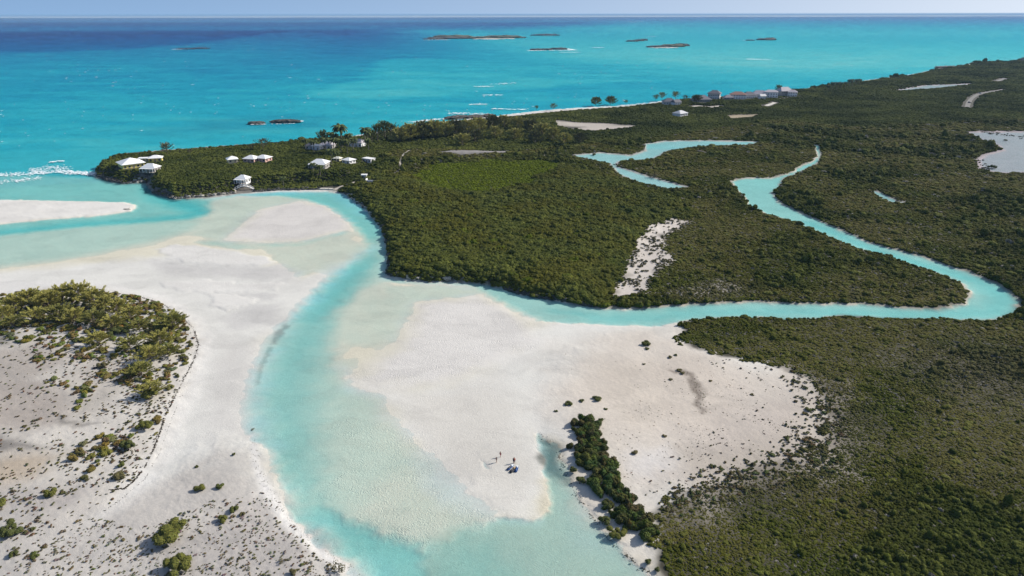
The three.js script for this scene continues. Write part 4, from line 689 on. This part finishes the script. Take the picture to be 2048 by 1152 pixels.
rock(551, 244, 9, 8, 2.4, 'small middle hump of the dark rocks off the headland beach', { group: 'rocks off the headland beach' });
rock(572, 244, 31, 13, 3.0, 'right and larger of two dark rocks off the headland beach', { group: 'rocks off the headland beach' });
[[915, 237, 30, 14], [950, 236, 26, 12], [975, 234, 18, 10]].forEach(([x, y, l, w], i) => rock(x, y - 1, l, w, 3, ['left end', 'middle', 'right end'][i] + ' of the long dark rock shelf along the beach', { name: 'shore_ledge', mat: rockLow, turn: 0.5, group: 'rock shelf along the beach' }));
[[1073, 100, 44, 22, 5], [1092, 100, 40, 20, 5], [1117, 99, 60, 24, 6]].forEach(([x, y, l, w, h], i) => rock(x, y, l, w, h, ['left', 'middle', 'right'][i] + ' rock of the surf covered reef below the long islet', { group: 'surf covered reef' }));
[[1264, 83, 50, 30, 6], [1278, 82, 40, 30, 7], [1287, 81, 36, 30, 7]].forEach(([x, y, l, w, h], i) => rock(x, y, l, w, h, ['left', 'middle', 'right'][i] + ' one of three tiny far rocks', { group: 'three tiny far rocks' }));
[[372, 98, 60, 26, 3], [402, 97, 60, 26, 3.5]].forEach(([x, y, l, w, h], i) => rock(x, y, l, w, h, ['left', 'right'][i] + ' awash reef rock out in the deep blue water', { group: 'awash reef rocks' }));
rock(1500, 81, 40, 26, 4, 'low rock left of the small far islet');
rock(1091, 71, 150, 60, 8, 'flat dark islet right of the long islet', { name: 'islet' });
function islet(list, label) { // a low island: rock base, scrub on top, perhaps a beach
  const g = new THREE.Group(), c = spot(...list[0].slice(0, 2)); g.position.set(c[0], 0, c[1]);
  for (const [px, py, l, w, h, kind] of list) { const q = spot(px, py), m = part(g, kind, rocks[Math.round(px) % 4], kind === 'beach' ? matte(0.72, 0.68, 0.60) : kind === 'scrub' ? islandScrub : rockMat); m.position.set(q[0] - c[0], -0.3, q[1] - c[1]); m.scale.set(l / 2, h, w / 2); }
  return add(g, 'islet', label, 'islet');
}
const islandScrub = matte(0.10, 0.10, 0.06, 0.95);
islet([[910, 77, 260, 110, 9, 'rock'], [905, 76.4, 200, 90, 15, 'scrub'], [955, 77, 200, 80, 9, 'scrub'], [1005, 76, 190, 80, 13, 'scrub'], [870, 78.4, 110, 50, 5, 'rock'], [1037, 75.6, 80, 50, 6, 'rock'], [977, 78.3, 150, 60, 3, 'beach'], [1018, 77.6, 60, 40, 2.5, 'beach']], 'long scrub covered islet with a white beach on the horizon side');
islet([[1318, 94.5, 90, 40, 6, 'rock'], [1345, 93.5, 90, 46, 9, 'scrub'], [1362, 92, 60, 40, 9, 'rock'], [1332, 96, 80, 30, 2.5, 'beach']], 'slanting low islet with a pale beach far off the villas');
islet([[1533, 80, 90, 46, 8, 'rock'], [1540, 79.4, 50, 30, 9, 'scrub']], 'small low islet far right off the villas');
rock(1893, 135.5, 70, 26, 4, 'dark rocky point jutting from the far shore', { name: 'shore_ledge', turn: 0.4 });
{ // loose rock along the foot of the shores
  const r = random(313), dark = [], pale = [], edges = [[[195, 353], [215, 361], [245, 367], [300, 365]], [[306, 386], [350, 398], [420, 393], [470, 387]], [[690, 388], [730, 416], [768, 462], [778, 505], [777, 552], [830, 561], [900, 561]], [[1010, 578], [1050, 590], [1120, 602], [1190, 614]], [[510, 384], [560, 381], [640, 380]]];
  const boulder = new THREE.IcosahedronGeometry(1, 2); { const p = boulder.attributes.position, v = new THREE.Vector3(); for (let i = 0; i < p.count; i++) { v.fromBufferAttribute(p, i); const k = 1 + 0.3 * n3(v.x * 2, v.y * 2, v.z * 2); p.setXYZ(i, v.x * k, v.y * k * 0.8, v.z * k); } boulder.computeVertexNormals(); }
  for (const [e, L] of edges.entries()) for (let i = 0; i < 420; i++) {
    const t = r() * (L.length - 1.001), j = Math.floor(t), f = t - j, px = lerp(L[j][0], L[j + 1][0], f), py = lerp(L[j][1], L[j + 1][1], f), [x, z] = spot(px + gauss(r) * 3, py - r() * r() * 4), h = level(x, z);
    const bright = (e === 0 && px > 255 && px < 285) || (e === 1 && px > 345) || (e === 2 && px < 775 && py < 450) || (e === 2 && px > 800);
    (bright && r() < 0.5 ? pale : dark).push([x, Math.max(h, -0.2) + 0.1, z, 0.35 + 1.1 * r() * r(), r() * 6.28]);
  }
  const m = new THREE.Matrix4(), q = new THREE.Quaternion();
  for (const [list, mat, label] of [[dark, rockMat, 'dark weathered rocks along the foot of the shores'], [pale, rockPale, 'pale sunlit limestone rocks along the foot of the shores']]) {
    const im = new THREE.InstancedMesh(boulder, mat, list.length);
    list.forEach(([x, y, z, s, a], i) => { m.compose(new THREE.Vector3(x, y, z), q.setFromEuler(new THREE.Euler(a, a * 2, 0)), new THREE.Vector3(s, s * 0.7, s)); im.setMatrixAt(i, m); });
    add(im, 'shore_rocks', label, 'rocks', null, 'stuff');
  }
}
[[706, 396, 4.5], [716, 402, 5], [722, 409, 4], [735, 415, 4.5], [745, 425, 5], [752, 433, 4], [755, 445, 3.5]].forEach(([x, y, s], i) => rock(x + 4, y - 1, s, s * 0.7, 0.9, ORD[i] + ' pale limestone ledge along the channel shore from the quay', { name: 'limestone_ledge', mat: rockPale, group: 'limestone ledges along the channel' }));

// ---------------------------------------------------------------- foam
{
  const r = random(555), foamMat = matte(0.82, 0.86, 0.88, 0.9), blobs = [0, 1, 2].map((k) => { const q = random(560 + k), n = 18, p = [0, 1, 0], idx = []; for (let i = 0; i < n; i++) { const a = (i / n) * 6.283, d = 0.55 + 0.6 * q(); p.push(Math.cos(a) * d, 0, Math.sin(a) * d); idx.push(0, 1 + ((i + 1) % n), 1 + i); } const g = new THREE.BufferGeometry(); g.setAttribute('position', new THREE.Float32BufferAttribute(p, 3)); g.setIndex(idx); g.computeVertexNormals(); return g; });
  const foam = (name, label, list) => blobs.forEach((b, k) => { const mine = list.filter((_, i) => i % 3 === k), im = new THREE.InstancedMesh(b, foamMat, mine.length), m = new THREE.Matrix4(), q = new THREE.Quaternion(), Y = new THREE.Vector3(0, 1, 0); mine.forEach(([x, z, l, w, a, h], i) => { m.compose(new THREE.Vector3(x, 0.02, z), q.setFromAxisAngle(Y, a), new THREE.Vector3(l, h ?? 0.12, w)); im.setMatrixAt(i, m); }); add(im, name, label, 'foam', null, 'stuff'); });
  const caps = [], surf = [];
  for (let i = 0; i < 5000 && caps.length < 520; i++) { const py = 42 + 260 * Math.pow(r(), 1.25), px = r() * 2200 - 80, [x, z] = spot(px, py); if (level(x, z) > -0.05 || landZone.at(x, z) > 0.01 || py > 330) continue; if (fbm(x * 0.002, z * 0.002, 2) + 0.35 * r() < 0.08) continue; const d = Math.hypot(x, z), s = (d / 1409) * (0.9 + 2.6 * r() * r()); caps.push([x, z, s, s * 0.6 + 0.6, gauss(r) * 0.3]); }
  const along = (L, n, sx, sy, size, asp = 0.5) => { for (let i = 0; i < n; i++) { const t = r() * (L.length - 1.001), j = Math.floor(t), f = t - j, px = lerp(L[j][0], L[j + 1][0], f) + gauss(r) * sx, py = lerp(L[j][1], L[j + 1][1], f) + gauss(r) * sy, [x, z] = spot(px, py), s = size * (0.4 + 0.9 * r()); surf.push([x, z, s, s * asp, gauss(r) * 0.25, 0.1 + 0.25 * r()]); } };
  along([[-60, 353], [0, 350], [60, 347], [110, 342], [150, 345], [190, 348]], 620, 10, 6, 1.1); along([[60, 341], [100, 335], [140, 336]], 130, 14, 7, 0.9); along([[-60, 366], [30, 362], [80, 356]], 150, 12, 6, 0.9); along([[98, 324], [112, 323]], 26, 3, 1.2, 1); along([[114, 322], [128, 322]], 26, 3, 1.2, 1.2);
  along([[500, 249], [530, 248]], 26, 4, 0.6, 1.4); along([[596, 243], [606, 242]], 40, 3, 0.8, 1.6); along([[545, 248], [590, 247]], 24, 6, 0.4, 1.1);
  along([[820, 244], [850, 241], [890, 237], [905, 234]], 150, 8, 2, 1.7); along([[900, 226], [935, 227], [975, 228]], 110, 16, 3, 1.5); along([[940, 209], [970, 208]], 40, 6, 1.2, 1.8); along([[965, 190], [1005, 190]], 50, 10, 1.6, 1.8); along([[950, 173], [985, 173]], 50, 7, 1, 2); along([[985, 168], [1030, 166]], 40, 12, 2, 1.7); along([[985, 217], [1010, 218], [1050, 219]], 60, 10, 1, 2);
  along([[1000, 231], [1060, 224], [1120, 218], [1240, 211], [1330, 202]], 160, 5, 0.5, 2.2, 0.4); along([[1770, 156], [1785, 154], [1815, 150], [1850, 147]], 90, 6, 0.8, 3);
  along([[1055, 101], [1150, 100], [1130, 97]], 110, 6, 0.7, 7, 0.7); along([[1122, 104.5], [1158, 104.5]], 50, 3, 0.2, 6); along([[1185, 95], [1208, 94.7]], 60, 3, 0.2, 7); along([[346, 98.5], [376, 98]], 60, 3, 0.25, 7); along([[386, 97], [418, 96.8]], 60, 4, 0.25, 7); along([[845, 80], [880, 79.5], [900, 79.6]], 60, 4, 0.2, 8); along([[1495, 118], [1535, 119]], 40, 8, 0.3, 6); along([[1255, 43.6], [1285, 43.4]], 40, 8, 0.1, 30); along([[1296, 95.5], [1310, 95.3]], 20, 4, 0.2, 5); along([[1296, 73], [1312, 72.8]], 24, 5, 0.1, 9); along([[1485, 81], [1500, 81]], 20, 6, 0.2, 7);
  foam('whitecaps', 'small white wave crests scattered over the open sea', caps);
  foam('surf_foam', 'white surf breaking on the bar, rocks and beach', surf);
}
// ---------------------------------------------------------------- people and their craft on the sand bar
{
  const V = (x, y, z) => new THREE.Vector3(x, y, z), smin = (a, b, k) => { const h = Math.max(k - Math.abs(a - b), 0) / k; return Math.min(a, b) - h * h * k * 0.25; };
  const cone = (p, a, b, ra, rb) => { const ab = b.clone().sub(a), t = clamp(p.clone().sub(a).dot(ab) / ab.lengthSq(), 0, 1); return p.distanceTo(a.clone().addScaledVector(ab, t)) - lerp(ra, rb, t); };
  function surface(dist, half, n) { // mesh of the zero level of a distance, in a cube of that half size round (0, 0.9, 0)
    const mc = new MarchingCubes(n, new THREE.MeshStandardMaterial(), false, false, 60000), p = V(0, 0, 0); mc.isolation = 0;
    for (let k = 0; k < n; k++) for (let j = 0; j < n; j++) for (let i = 0; i < n; i++) { p.set(((i - n / 2) / (n / 2)) * half, 0.9 + ((j - n / 2) / (n / 2)) * half, ((k - n / 2) / (n / 2)) * half); mc.field[i + j * n + k * n * n] = -dist(p); }
    mc.update();
    const c = mc.count ?? mc.geometry.drawRange.count, pos = Float32Array.from(mc.positionArray.subarray(0, c * 3)); for (let i = 0; i < pos.length; i++) pos[i] = pos[i] * half + (i % 3 === 1 ? 0.9 : 0);
    const g = new THREE.BufferGeometry(); g.setAttribute('position', new THREE.BufferAttribute(pos, 3)); g.setAttribute('normal', new THREE.BufferAttribute(Float32Array.from(mc.normalArray.subarray(0, c * 3)), 3)); return g;
  }
  function bones(s) { // s: stride, bend of the arms
    const hip = V(0, 0.92, 0), chest = V(0, 1.3, 0.01), neck = V(0, 1.48, 0.0), head = V(0, 1.63, 0.02), b = [[hip, V(0, 1.1, 0), 0.13, 0.125, 0.06], [V(0, 1.1, 0), chest, 0.125, 0.15, 0.06], [V(-0.15, 1.40, 0), V(0.15, 1.40, 0), 0.07, 0.07, 0.06], [chest, neck, 0.09, 0.055, 0.06], [neck, head, 0.05, 0.06, 0.03], [V(0, 1.6, 0.03), V(0, 1.68, 0.01), 0.078, 0.09, 0.03], [V(0, 1.6, 0.10), V(0, 1.63, 0.105), 0.012, 0.012, 0.02]];
    for (const e of [-1, 1]) {
      const f = e * s.stride, knee = V(e * 0.10, 0.50, f * 0.6 + 0.03), ankle = V(e * 0.10, 0.09, f), elbow = V(e * 0.25, 1.14, -f * 0.5 + s.arm * 0.5), wrist = V(e * (0.25 + s.out), 0.92 + s.arm, 0.05 - f * 0.6 + s.arm);
      b.push([V(e * 0.09, 0.90, 0), knee, 0.095, 0.06, 0.04], [knee, ankle, 0.06, 0.04, 0.03], [ankle, V(e * 0.11, 0.035, f + 0.15), 0.042, 0.03, 0.03], [V(e * 0.18, 1.40, 0), elbow, 0.055, 0.043, 0.04], [elbow, wrist, 0.043, 0.03, 0.03]);
      const d = wrist.clone().sub(elbow).normalize(), palm = wrist.clone().addScaledVector(d, 0.08); b.push([wrist, palm, 0.032, 0.034, 0.02]);
      for (let k = 0; k < 4; k++) b.push([palm.clone().add(V(0, 0, (k - 1.5) * 0.02)), palm.clone().addScaledVector(d, 0.075 - Math.abs(k - 1.4) * 0.012).add(V(-e * 0.012, 0, (k - 1.5) * 0.026)), 0.010, 0.008, 0.004]);
      b.push([wrist.clone().addScaledVector(d, 0.02), palm.clone().add(V(-e * 0.01, 0, 0.06)), 0.011, 0.009, 0.006]);
    }
    return b;
  }
  const skin = matte(0.36, 0.22, 0.15, 0.6), hair = matte(0.05, 0.035, 0.025);
  function person(px, py, turn, pose, clothes, label) {
    const B = bones(pose), body = (p) => { let d = 10; for (const [a, b, ra, rb, k] of B) d = smin(d, cone(p, a, b, ra, rb), k); return d; };
    const g = new THREE.Group(), at = place(px, py, 0);
    part(g, 'body', surface(body, 0.98, 82), skin);
    part(g, 'hair', surface((p) => Math.max(Math.hypot(p.x, p.y - 1.655, p.z - 0.005) - 0.108, -(p.y - 1.60 + p.z * -0.9 + 0.02)), 0.98, 60), hair);
    for (const [y0, y1, m, name] of clothes) part(g, name, surface((p) => Math.max(body(p) - 0.018, y0 - p.y, p.y - y1, Math.abs(p.x) - 0.215), 0.98, 70), m);
    g.position.copy(at); g.rotation.y = turn;
    return add(g, 'person', label, 'person');
  }
  const RED = matte(0.42, 0.06, 0.05), NAVY = matte(0.03, 0.04, 0.09), DARK = matte(0.06, 0.05, 0.05);
  person(1001, 914, -0.6, { stride: 0.22, arm: 0.0, out: 0.03 }, [[0.62, 1.02, RED, 'shorts'], [1.02, 1.44, matte(0.30, 0.10, 0.09), 'shirt']], 'person in red walking on the sand bar, upper left one');
  person(993, 925, -0.9, { stride: 0.18, arm: 0.08, out: 0.0 }, [[0.6, 1.02, matte(0.40, 0.24, 0.19), 'shorts'], [1.02, 1.44, matte(0.24, 0.17, 0.14), 'shirt']], 'person in tan walking on the sand bar, lower left one');
  person(1029, 926, 0.3, { stride: 0.04, arm: 0.2, out: -0.05 }, [[0.5, 1.02, DARK, 'shorts'], [1.02, 1.44, RED, 'shirt']], 'person in a red shirt standing by the beached watercraft');
  person(1027, 926.5, 2.6, { stride: 0.05, arm: 0.05, out: 0.02 }, [[0.6, 1.02, NAVY, 'shorts'], [1.02, 1.44, DARK, 'shirt']], 'person in dark clothes standing by the beached watercraft');

  // watercraft for riding astride, drawn up side by side
  function hullGeometry(sections) { const pos = [], idx = [], m = sections[0].ring.length; for (const s of sections) for (const [x, y] of s.ring) pos.push(x, y, s.z); for (let i = 0; i < sections.length - 1; i++) for (let j = 0; j < m; j++) { const a = i * m + j, b = i * m + ((j + 1) % m); idx.push(a, b, a + m, b, b + m, a + m); } const c = pos.length / 3; pos.push(0, 0.35, sections[0].z, 0, 0.5, sections.at(-1).z + 0.08); for (let j = 0; j < m; j++) { idx.push(c, (j + 1) % m, j); const o = (sections.length - 1) * m; idx.push(c + 1, o + j, o + ((j + 1) % m)); } const g = new THREE.BufferGeometry(); g.setAttribute('position', new THREE.Float32BufferAttribute(pos, 3)); g.setIndex(idx); g.computeVertexNormals(); return g; }
  const ring = (w, y0, y1) => [[0, y0], [w * 0.7, y0 + 0.08], [w, lerp(y0, y1, 0.6)], [w * 0.9, y1], [0, y1 + 0.04], [-w * 0.9, y1], [-w, lerp(y0, y1, 0.6)], [-w * 0.7, y0 + 0.08]];
  const hull = hullGeometry([[-1.6, 0.52], [-1.0, 0.58], [0, 0.58], [0.8, 0.5], [1.3, 0.32], [1.6, 0.08]].map(([z, w]) => ({ z, ring: ring(w, z > 1 ? 0.12 + (z - 1) * 0.3 : 0.05, 0.45 + Math.max(0, z) * 0.06) })));
  const deck = hullGeometry([[0.25, 0.34, 0.5, 0.78], [0.7, 0.36, 0.5, 0.86], [1.15, 0.26, 0.5, 0.72], [1.5, 0.08, 0.5, 0.58]].map(([z, w, a, b]) => ({ z, ring: ring(w, a - 0.1, b) })));
  const seat = hullGeometry([[-1.35, 0.2, 0.45, 0.72], [-0.9, 0.22, 0.45, 0.8], [-0.2, 0.18, 0.45, 0.76], [0.3, 0.14, 0.45, 0.82]].map(([z, w, a, b]) => ({ z, ring: ring(w, a, b) })));
  const bar = limb([V(-0.36, 1.02, 0.38), V(0, 0.98, 0.46), V(0.36, 1.02, 0.38)], 0.028, 0.028), column = limb([V(0, 0.78, 0.55), V(0, 0.9, 0.5), V(0, 0.99, 0.46)], 0.06, 0.04);
  function craft(px, py, turn, colors, label) { const g = new THREE.Group(); part(g, 'hull', hull, colors[0]); part(g, 'deck', deck, colors[1]); part(g, 'seat', seat, colors[2]); const b = part(g, 'steering_column', column, colors[2]); part(b, 'handlebar', bar, colors[2]); g.position.copy(place(px, py, 0.04)); g.rotation.y = turn; g.scale.setScalar(0.78); return add(g, 'personal_watercraft', label, 'watercraft', 'watercraft drawn up on the sand bar'); }
  const BLUE = matte(0.015, 0.06, 0.20, 0.35), GLOSS = matte(0.72, 0.76, 0.80, 0.3), BLACK = matte(0.025, 0.025, 0.03, 0.5), TAN = matte(0.40, 0.26, 0.12, 0.5);
  craft(1021, 936, 2.5, [BLUE, GLOSS, BLACK], 'blue and white watercraft, leftmost of three on the sand bar');
  craft(1026, 941, 2.6, [BLACK, TAN, BLACK], 'black and tan watercraft, middle of three on the sand bar');
  craft(1033, 939, 2.95, [BLUE, GLOSS, BLUE], 'blue and white watercraft, rightmost of three on the sand bar');
}
{ // a log on the spit, branches on the bank
  const log = new THREE.Group(), p = place(254, 419), V = (x, y, z) => new THREE.Vector3(x, y, z); part(log, 'trunk', limb([V(-2, 0.2, 0), V(0, 0.35, 0.15), V(2.2, 0.2, 0)], 0.28, 0.16, 7), bark); part(log, 'branch', limb([V(0.8, 0.3, 0.1), V(1.3, 0.8, -0.3), V(1.9, 1.0, -0.6)], 0.1, 0.04), bark); log.position.copy(p); add(log, 'driftwood_log', 'dark driftwood log near the tip of the white spit', 'log');
}
{ // vehicles on the far road
  const tyre = new THREE.CylinderGeometry(0.34, 0.34, 0.24, 14).rotateZ(Math.PI / 2), rim = new THREE.CylinderGeometry(0.2, 0.2, 0.26, 10).rotateZ(Math.PI / 2), rubber = matte(0.03, 0.03, 0.03), metal = matte(0.5, 0.5, 0.5, 0.4);
  const side = new THREE.Shape(); side.moveTo(-2.1, 0.35); side.lineTo(2.1, 0.35); side.lineTo(2.15, 0.8); side.lineTo(1.1, 0.95); side.lineTo(-2.1, 0.98); side.closePath();
  const top = new THREE.Shape(); top.moveTo(-1.9, 0.98); top.lineTo(1.0, 0.96); top.lineTo(0.4, 1.5); top.lineTo(-1.6, 1.55); top.closePath();
  const shell = (s, w) => { const g = new THREE.ExtrudeGeometry(s, { depth: w, bevelSize: 0.06, bevelThickness: 0.06, bevelSegments: 2 }); g.translate(0, 0, -w / 2); g.rotateY(-Math.PI / 2); return g; };
  const bodyG = shell(side, 1.6), topG = shell(top, 1.35);
  for (const [px, py, turn, m, label] of [[1960, 187.5, 0.9, WHITE, 'white car on the curving far road'], [1939, 206, 0.25, matte(0.05, 0.05, 0.06, 0.4), 'dark car nearer on the curving far road']]) {
    const g = new THREE.Group(); part(g, 'body', bodyG, m); part(g, 'cabin', topG, GLASS);
    for (const [x, z] of [[-0.8, 1.3], [0.8, 1.3], [-0.8, -1.3], [0.8, -1.3]]) { const t = part(g, 'wheel', tyre, rubber); t.position.set(x, 0.34, z); part(t, 'rim', rim, metal); }
    g.position.copy(place(px, py)); g.position.y += 0.12; g.rotation.y = turn; add(g, 'parked_car', label, 'car');
  }
}
// ---------------------------------------------------------------- the forests, kept clear of houses and paths
{
  const BACK = zoneOf([[1120, 300], [1540, 275], [1540, 330], [1420, 390], [1200, 350]], 12, 1);
  const RIM = zoneOf([[1360, 680], [1455, 712], [1560, 732], [1640, 765], [1690, 840], [1670, 930], [1560, 985], [1430, 1020], [1330, 1060], [1290, 1010], [1500, 930], [1620, 870], [1600, 780], [1450, 735]], 9);
  const mangrove = [], dead = [], thicket = [], coastal = [], head = [], r = random(77);
  const GREEN = [0.070, 0.084, 0.008], OLIVE = [0.100, 0.096, 0.010], GREY = [0.13, 0.118, 0.05], BRIGHT = [0.115, 0.150, 0.004], DEEP = [0.050, 0.066, 0.010], LIGHT = [0.14, 0.155, 0.03];
  const mix = (a, b, t) => [lerp(a[0], b[0], t), lerp(a[1], b[1], t), lerp(a[2], b[2], t)];
  for (let d = 110; d < 3400;) {
    const step = clamp(0.0028 * d, 0.50, 9), da = step / d;
    for (let a = -0.74 + da * r(); a < 0.80; a += da) {
      const dd = d + (r() - 0.5) * step, aa = a + (r() - 0.5) * da, x = Math.sin(aa) * dd, z = -Math.cos(aa) * dd;
      const [vx, vz] = warped(x, z, 2.5), ragged = d < 330 ? 5 : 0, wx = vx + ragged * fbm(x * 0.09 + 5, z * 0.09, 3), wz = vz + ragged * fbm(x * 0.09 - 40, z * 0.09, 3);
      if (landZone.at(wx, wz) < 0.5) continue;
      const h = level(x, z);
      if (beach.at(wx, wz) > 0.4 || (cliff.at(wx, wz) > 0.5 && r() < 0.75)) continue;
      if (h < 0.28 || NO_TREES.some((q) => q.at(x, z) > 0.3 + 0.5 * r())) continue;
      if (houses.some(([hx, hz, hr]) => (x - hx) ** 2 + (z - hz) ** 2 < hr * hr)) continue;
      if (tracks.some((q) => q.at(x, z) > 0.3)) continue;
      const patch = fbm(x * 0.02, z * 0.02, 3, m2), fine = fbm(x * 0.13, z * 0.13, 2), v = 0.84 + 0.38 * r();
      let tint = mix(GREEN, OLIVE, clamp(0.5 + patch * 1.3, 0, 1));
      tint = mix(tint, GREY, clamp(fine * 0.7 + patch * 0.5, 0, 0.7));
      const belt = fbm(x * 0.007 + 3, z * 0.010, 3, m2);
      let list = mangrove, size = step * (0.5 + 0.55 * r() * r() + 0.15 * fine), tall = 0.7 + 0.75 * r() * r() + 0.25 * fine;
      if (HEAD.at(x, z) > 0.5) { list = head; size = Math.max(step * 0.55, 0.6 + 1.0 * r()); tall = 0.6 + 0.4 * r(); tint = mix(DEEP, LIGHT, clamp(0.15 + patch * 0.8 + 0.45 * r(), 0, 0.8)); }
      else if (MEADOW.at(x + 16 * fbm(x * 0.03, z * 0.03, 3), z + 16 * fbm(x * 0.03 + 9, z * 0.03, 3)) > 0.35 + 0.3 * r()) { size *= 0.85; tall = 0.8; tint = mix([0.15, 0.19, 0.006], GREEN, 0.35 * r()); }
      else if (THICKET.at(x, z) > 0.35 + 0.3 * r()) { list = thicket; size = Math.max(step * 0.65, 0.8 + 1.7 * r() * r()); tall = 0.5 + 0.4 * r() + 0.3 * fine; tint = mix(mix(DEEP, LIGHT, clamp(0.42 + fine * 0.9 + 0.3 * gauss(r), 0, 1)), fbm(x * 0.045, z * 0.045, 2) > 0.42 ? BRIGHT : OLIVE, clamp(0.15 + patch + 0.3 * r(), 0, 0.75)); }
      else if (COASTAL.at(x, z) > 0.5) { list = coastal; size = Math.max(step * 0.55, 0.7 + 1.4 * r() * r()); tall = 0.6 + 0.5 * r() + 0.3 * smooth(0.05, 0.25, belt); tint = mix(DEEP, LIGHT, clamp(0.32 + patch * 0.6 - belt * 0.8 + 0.4 * r(), 0, 0.95)); }
      else {
        const ridge = smooth(0.10, 0.22, belt) * (1 - BACK.at(x, z)), flat = smooth(0.02, -0.25, belt);
        tint = mix(mix(tint, DEEP, 0.5 * ridge), [0.135, 0.122, 0.03], 0.7 * flat); size *= 1 + 0.35 * ridge; tall *= 1 + 0.45 * ridge - 0.2 * flat;
        const odd = r(); tall *= 0.74; if (odd < 0.03 && d < 900) { size *= 1.9; tall *= 1.1; tint = mix(tint, LIGHT, 0.5); } else if (odd < 0.055) { dead.push([x, h - 0.1, z, size * 1.3, tall, [0.24, 0.225, 0.19]]); continue; } else if (odd > 0.985) continue;
        const edge = landZone.at(wx, wz) < 0.98 || h < 0.5;
        if (edge) { const near = d < 420 ? 1.25 : 0.95; size *= near; tall *= near; tint = mix(tint, GREEN, 0.6); }
        const thin = THIN.reduce((s, q) => Math.max(s, q.at(x, z)), 0);
        if (thin > 0.2) { size *= 1 - 0.5 * thin * r(); if (r() < 0.55 * RIM.at(wx, wz) - 0.1) continue; tint = mix(tint, GREY, thin * 0.8); }
      }
      list.push([x, h - 0.1, z, size, tall, [tint[0] * v, tint[1] * v, tint[2] * v]]);
    }
    d += step * 0.92;
  }
  scatter('mangrove_forest', 'dense low olive mangrove forest along the creeks', 'mangroves', bushes, mangrove);
  scatter('dead_mangroves', 'grey leafless mangroves dotted through the forest', 'mangroves', scrubs, dead);
  scatter('coppice_thicket', 'dark lumpy coppice thicket beside the channel', 'thicket', crowns, thicket);
  scatter('coastal_woodland', 'low coastal woodland behind the ocean beach', 'woodland', crowns, coastal);
  scatter('headland_thicket', 'dense scrub covering the rocky headland', 'scrub', crowns, head);
  console.log('plants', mangrove.length, thicket.length, coastal.length, head.length);
}
renderer.render(scene, camera);
